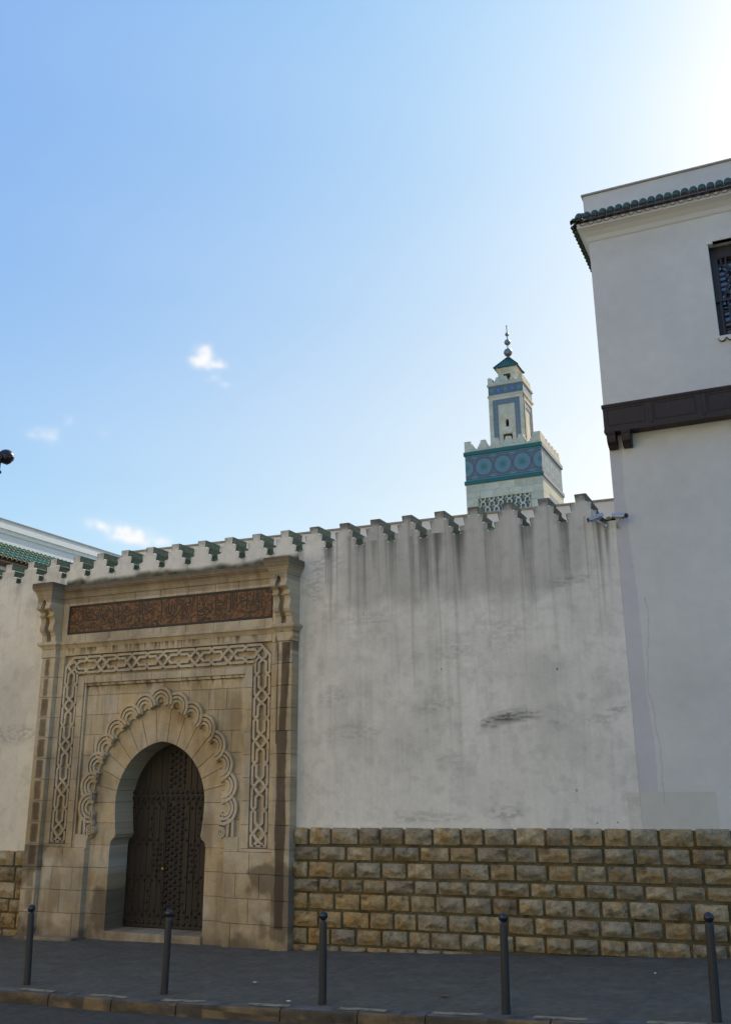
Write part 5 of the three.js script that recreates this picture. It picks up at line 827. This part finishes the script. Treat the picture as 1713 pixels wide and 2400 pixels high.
  mesh('flank_glaze', fl(poly([[-0.62, 16.45], [0.62, 16.45], [0.62, 19.1], [-0.62, 19.1]], H2 - 0.08, H2 - 0.03, 0, [[[-0.4, 16.46], [0.4, 16.46], [0.4, 18.8], [-0.4, 18.8]]])), mos(zelligeFrame, 0.5), up);
  mesh('flank_face', fl(poly([[-0.4, 16.45], [0.4, 16.45], [0.4, 18.8], [-0.4, 18.8]], H2 - 0.1, H2 - 0.06, 0)), ash[0], up);
  course(19.36, 19.45, H2 + 0.04, D2 + 0.04, ash[1], 'string_course');
  mesh('band_core', boxUV(box(-H2 + 0.02, H2 - 0.02, 19.4, 20.1, -D2 + 0.02, D2 - 0.02)), ash[0], mn);
  mesh('mosaic_band', planar(box(-H2 + 0.008, H2 - 0.008, 19.45, 19.93, D2 - 0.05, D2 - 0.004), -H2, 19.5, 2 * H2, 0.4), mos(zelligeBand), mn);
  const f2 = box(-D2 + 0.01, D2 - 0.06, 19.45, 19.93, 0, 0.05); planar(f2, -D2, 19.5, 2 * D2, 0.4); f2.rotateY(Math.PI / 2); f2.translate(H2 - 0.052, 0, 0); mesh('mosaic_band', f2, mos(zelligeBand, 0.5), mn);
  course(19.92, 20.03, H2 + 0.04, D2 + 0.04, ash[1], 'string_course');
  battlement(20.03, 0.32, H2, D2, [-0.36, 0, 0.36], [-0.5, -0.25, 0, 0.25, 0.5], 0.16, 0.26);
  // lantern and roof
  const lan = group('lantern', mn), HL = 0.43;
  mesh('lantern_wall', boxUV(poly([[-HL, 20.0], [HL, 20.0], [HL, 20.85], [-HL, 20.85]], HL - 0.08, HL, 0.003, [[[-0.17, 20.3], [0.17, 20.3], [0.17, 20.64], [-0.17, 20.64]]])), ash[2], lan);
  mesh('lantern_wall', boxUV(box(HL - 0.08, HL, 20.0, 20.85, -HL, HL - 0.081)), ash[2], lan); mesh('lantern_wall', boxUV(box(-HL, -HL + 0.08, 20.0, 20.85, -HL, HL - 0.081)), ash[2], lan); mesh('lantern_wall', boxUV(box(-HL + 0.08, HL - 0.08, 20.0, 20.85, -HL, -HL + 0.08)), ash[2], lan);
  mesh('lantern_cornice', boxUV(rectLoft([[20.76, -HL - 0.01, HL + 0.01, HL + 0.01], [20.8, -HL - 0.04, HL + 0.04, HL + 0.04], [20.86, -HL - 0.06, HL + 0.06, HL + 0.06], [20.94, -HL - 0.08, HL + 0.08, HL + 0.08]], -HL - 0.08)), ash[2], lan);
  const roof = group('pyramid_roof', mn), E = 0.585, ye = 20.93, ya = 21.66;
  { const t = new Tri(), A = [0, ya, 0], c = [[-E, ye, E], [E, ye, E], [E, ye, -E], [-E, ye, -E]]; for (let k = 0; k < 4; k++) t.tri(c[k], c[(k + 1) % 4], A); t.quad(...c); mesh('roof_slab', boxUV(t.build()), M.glazeB, roof); }
  for (let s = 0; s < 4; s++) for (let k = 0; k < 11; k++) {   // barrel tiles up each slope
    const x = -E + (k + 0.5) * 2 * E / 11, topT = 1 - Math.abs(x) / E; const rib = ribbon([[x, 0, 0.02], [x, topT * Math.hypot(E, ya - ye) + 0.001, 0.02]], 0.055, 0.03); rib.rotateX(-Math.PI / 2 + Math.atan2(ya - ye, E)); rib.translate(0, ye, E); rib.rotateY(s * Math.PI / 2); mesh('tile_rib', rib, M.glazeClean, roof);
  }
  for (const sx of [-1, 1]) for (const sz of [-1, 1]) { const h = tube([[sx * (E + 0.01), ye + 0.03, sz * (E + 0.01)], [sx * E * 0.5, (ye + ya) / 2 + 0.03, sz * E * 0.5], [0, ya + 0.02, 0]], 0.028, 8, 6); mesh('hip_tile', h, M.glazeC, roof); }
  const fin = group('finial', mn); mesh('rod', new THREE.CylinderGeometry(0.022, 0.03, 1.75, 8).translate(0, 22.45, 0), M.finial, fin);
  for (const [y, q] of [[21.89, 0.205], [22.425, 0.152], [22.84, 0.098]]) mesh('ball', lathe(Array.from({ length: 15 }, (_, i) => { const a = -Math.PI / 2 + Math.PI * i / 14; return [Math.max(0.001, q * Math.cos(a)) + (i === 7 ? q * 0.05 : 0), y + q * Math.sin(a)]; }), 22), M.finial, fin);
  mesh('tip', lathe([[0.001, 23.2], [0.03, 23.26], [0.035, 23.3], [0.001, 23.36]], 8), M.finial, fin); mesh('foot', lathe([[0.09, 21.58], [0.06, 21.66], [0.05, 21.72]], 10), M.finial, fin);
}

// ---------------------------------------------------------------- street furniture
{
  const post = lathe([[0.001, 0], [0.045, 0], [0.045, 0.01], [0.0435, 0.3], [0.042, 0.7], [0.0405, 0.825], [0.039, 0.833], [0.03, 0.838], [0.026, 0.846], [0.026, 0.86], [0.001, 0.86]], 22), ball = new THREE.SphereGeometry(0.049, 24, 16);
  const where = ['by the low slab at the gateway foot', 'standing right before the studded door', 'before the plinth stones just past the gateway', 'before the middle of the stone plinth', 'before the plinth of the corner building'];
  [[-9.571, 3.452, -0.037], [-7.485, 3.416, 0.017], [-5.302, 3.549, 0.007], [-3.204, 3.61, 0.018], [-1.192, 3.549, 0.024]].forEach(([x, z, lean], k) => {
    const b = thing('bollard', `dark iron bollard with ball top, ${where[k]}`, 'bollard', [x, ground(x) - 0.004, z], 'bollards along the kerb'); b.rotation.z = -lean / 0.94;
    mesh('post', post, M.bollard, b); mesh('ball', ball, M.bollardBall, b).position.y = 0.893;
  });
}
function camThing(name, label, x, y, yaw, pitch, arm) {
  const c = thing(name, label, 'camera', [x, y, 0.004], 'security cameras on the wall');
  mesh('wall_plate', boxUV(poly([[-0.022, -0.04], [0.022, -0.04], [0.022, 0.04], [-0.022, 0.04]], 0, 0.012, 0.003)), M.camShell, c);
  mesh('arm', tube([[0, -0.01, 0.01], [0, -0.015, 0.06], [arm * 0.3, 0.03, 0.1], [arm, 0.085, 0.11]], 0.013, 12, 8), M.camShell, c);
  const h = group('housing', c); h.position.set(arm, 0.12, 0.115); h.rotation.set(0, yaw, 0); h.rotateX(pitch);
  mesh('barrel', boxUV(new THREE.CylinderGeometry(0.032, 0.032, 0.17, 16).rotateX(Math.PI / 2).translate(0, 0, 0.0)), M.camShell, h);
  mesh('lens', new THREE.CylinderGeometry(0.027, 0.027, 0.01, 16).rotateX(Math.PI / 2).translate(0, 0, 0.088), M.camDark, h);
  const sh = new THREE.CylinderGeometry(0.043, 0.043, 0.24, 16, 1, true, -Math.PI * 0.62, Math.PI * 1.24); sh.rotateX(-Math.PI / 2); const hood = mesh('sun_hood', sh, new THREE.MeshStandardMaterial({ color: M.camShell.color, roughness: 0.35, metalness: 0.5, side: THREE.DoubleSide }), h); hood.position.set(0, 0.004, 0.012); hood.rotation.z = 0;
  mesh('hood_rim', new THREE.TorusGeometry(0.043, 0.005, 6, 14, Math.PI * 1.1), M.camDark, h).position.set(0, 0.004, 0.132);
  return c;
}
camThing('security_camera', 'grey security camera on the wall crest, turned towards the gateway', -2.445, 6.0, rad(-62), rad(22), -0.1);
camThing('security_camera', 'grey security camera at the building edge, turned away from the gateway', -2.27, 5.985, rad(62), rad(14), 0.05);
{
  // lamp standard beside the frame: the arm and head reach in
  const x = -12.75, z = 3.0, l = thing('street_lamp', 'dark street lamp with domed projector head on a steel arm', 'street lamp', [x, ground(x) - 0.01, z]);
  const Y = 7.5 - ground(x);
  mesh('pole', lathe([[0.11, 0], [0.1, 0.4], [0.075, 0.5], [0.06, Y + 0.2], [0.001, Y + 0.22]], 16), M.lampDark, l);
  mesh('arm', tube([[0, Y - 0.02, 0.02], [0.55, Y - 0.03, 0.1], [1.1, Y - 0.04, 0.2], [1.4, Y - 0.045, 0.21]], 0.066, 16, 14), M.steel, l);
  const h = group('lamp_head', l); h.position.set(1.34, Y + 0.0, 0);
  const dome = new THREE.SphereGeometry(0.13, 22, 12, 0, Math.PI * 2, 0, Math.PI * 0.56); mesh('dome', dome, M.lampDark, h).rotation.z = -0.35;
  mesh('body', lathe([[0.001, -0.11], [0.06, -0.11], [0.1, -0.07], [0.125, 0], [0.12, 0.02], [0.001, 0.03]], 20), M.lampDark, h).rotation.z = -0.35;
  mesh('end_cap', new THREE.SphereGeometry(0.05, 16, 12), M.lampDark, h).position.set(0.115, -0.02, 0.01);
  mesh('yoke', tube([[0.02, 0.0, 0.13], [0.01, -0.1, 0.12], [-0.06, -0.19, 0.06], [-0.12, -0.235, 0.0]], 0.018, 16, 8), M.lampDark, h);
  mesh('stay', tube([[-1.3, -0.24, 0], [-0.5, -0.245, 0], [-0.09, -0.24, 0]], 0.03, 10, 8), M.steel, l).position.set(1.34, Y, 0);
}
{
  const g = new THREE.BufferGeometry(); const P = [[-0.06, 0.004, 0], [-0.03, 0.014, 0.018], [-0.028, 0.012, -0.02], [0.01, 0.02, 0.03], [0.01, 0.006, 0], [0.012, 0.018, -0.03], [0.05, 0.016, 0.012], [0.05, 0.014, -0.014], [0.085, 0.02, 0]];
  g.setAttribute('position', new THREE.Float32BufferAttribute([[0, 1, 4], [0, 4, 2], [1, 3, 4], [2, 4, 5], [3, 6, 4], [4, 7, 5], [6, 8, 4], [4, 8, 7]].flat().flatMap((k) => P[k]), 3)); g.computeVertexNormals();
  const m = mesh(numbered('fallen_leaf'), g, new THREE.MeshStandardMaterial({ color: M.leaf.color, roughness: 0.9, side: THREE.DoubleSide }), scene); m.position.set(-4.1, ground(-4.1) + 0.003, 2.95); m.rotation.y = 0.3; m.userData = { label: 'curled brown leaf lying on the pavement', category: 'leaf' };
}

{
  const sc = new THREE.MeshStandardMaterial({ color: new THREE.Color(0.7, 0.7, 0.68), roughness: 0.9, side: THREE.DoubleSide });
  [[-6.75, 2.55, 0.6, 'torn white paper scrap lying before the gateway pilaster'], [-2.1, 1.2, 1.9, 'small white paper scrap on the pavement near the plinth foot'], [-5.75, 3.5, 0.2, 'crumpled white scrap beside the painted kerb']].forEach(([x, z, t, label]) => {
    const g = new THREE.BufferGeometry(), P = [[-0.035, 0.004, -0.01], [0.0, 0.012, -0.016], [0.04, 0.005, -0.006], [0.03, 0.009, 0.014], [-0.005, 0.004, 0.012], [-0.03, 0.011, 0.01]]; g.setAttribute('position', new THREE.Float32BufferAttribute([[0, 5, 1], [1, 5, 4], [1, 4, 3], [1, 3, 2]].flat().flatMap((k) => P[k]), 3)); g.computeVertexNormals();
    const m = mesh(numbered('paper_scrap'), g, sc, scene); m.position.set(x, ground(x) + 0.002, z); m.rotation.y = t; m.userData = { label, category: 'litter', group: 'litter on the pavement' };
  });
}

// ---------------------------------------------------------------- the house across the street, behind the camera: it shuts off the low sky and throws sunlight back
{
  const h = thing('facing_house', 'tall cream rendered house row across the street with rows of windows', 'building', [-20, 0, 16.4]);
  const wallM = std({ color: new THREE.Color(0.82, 0.71, 0.5), roughness: 0.95 }), shut = std({ color: new THREE.Color(0.1, 0.1, 0.1), roughness: 0.5 });
  const holes = []; for (let q = 0; q < 5; q++) for (let k = 0; k < 14; k++) { const x = -24 + k * 3.3, y = 1.4 + q * 3.0; holes.push([[x, y], [x + 1.0, y], [x + 1.0, y + 1.7], [x, y + 1.7]]); }
  mesh('wall', boxUV(poly([[-26, -1.2], [21, -1.2], [21, 16], [-26, 16]], 0, 0.4, 0, holes)), wallM, h);
  for (const p of holes) mesh('window', boxUV(poly(p, 0.15, 0.2, 0)), shut, h);
  mesh('roof', boxUV(moulding([[-0.3, 16], [8, 16], [4, 18.5]], -26.2, 21.2)), std({ color: new THREE.Color(0.12, 0.13, 0.15), roughness: 0.8 }), h);
}

renderer.render(scene, camera);
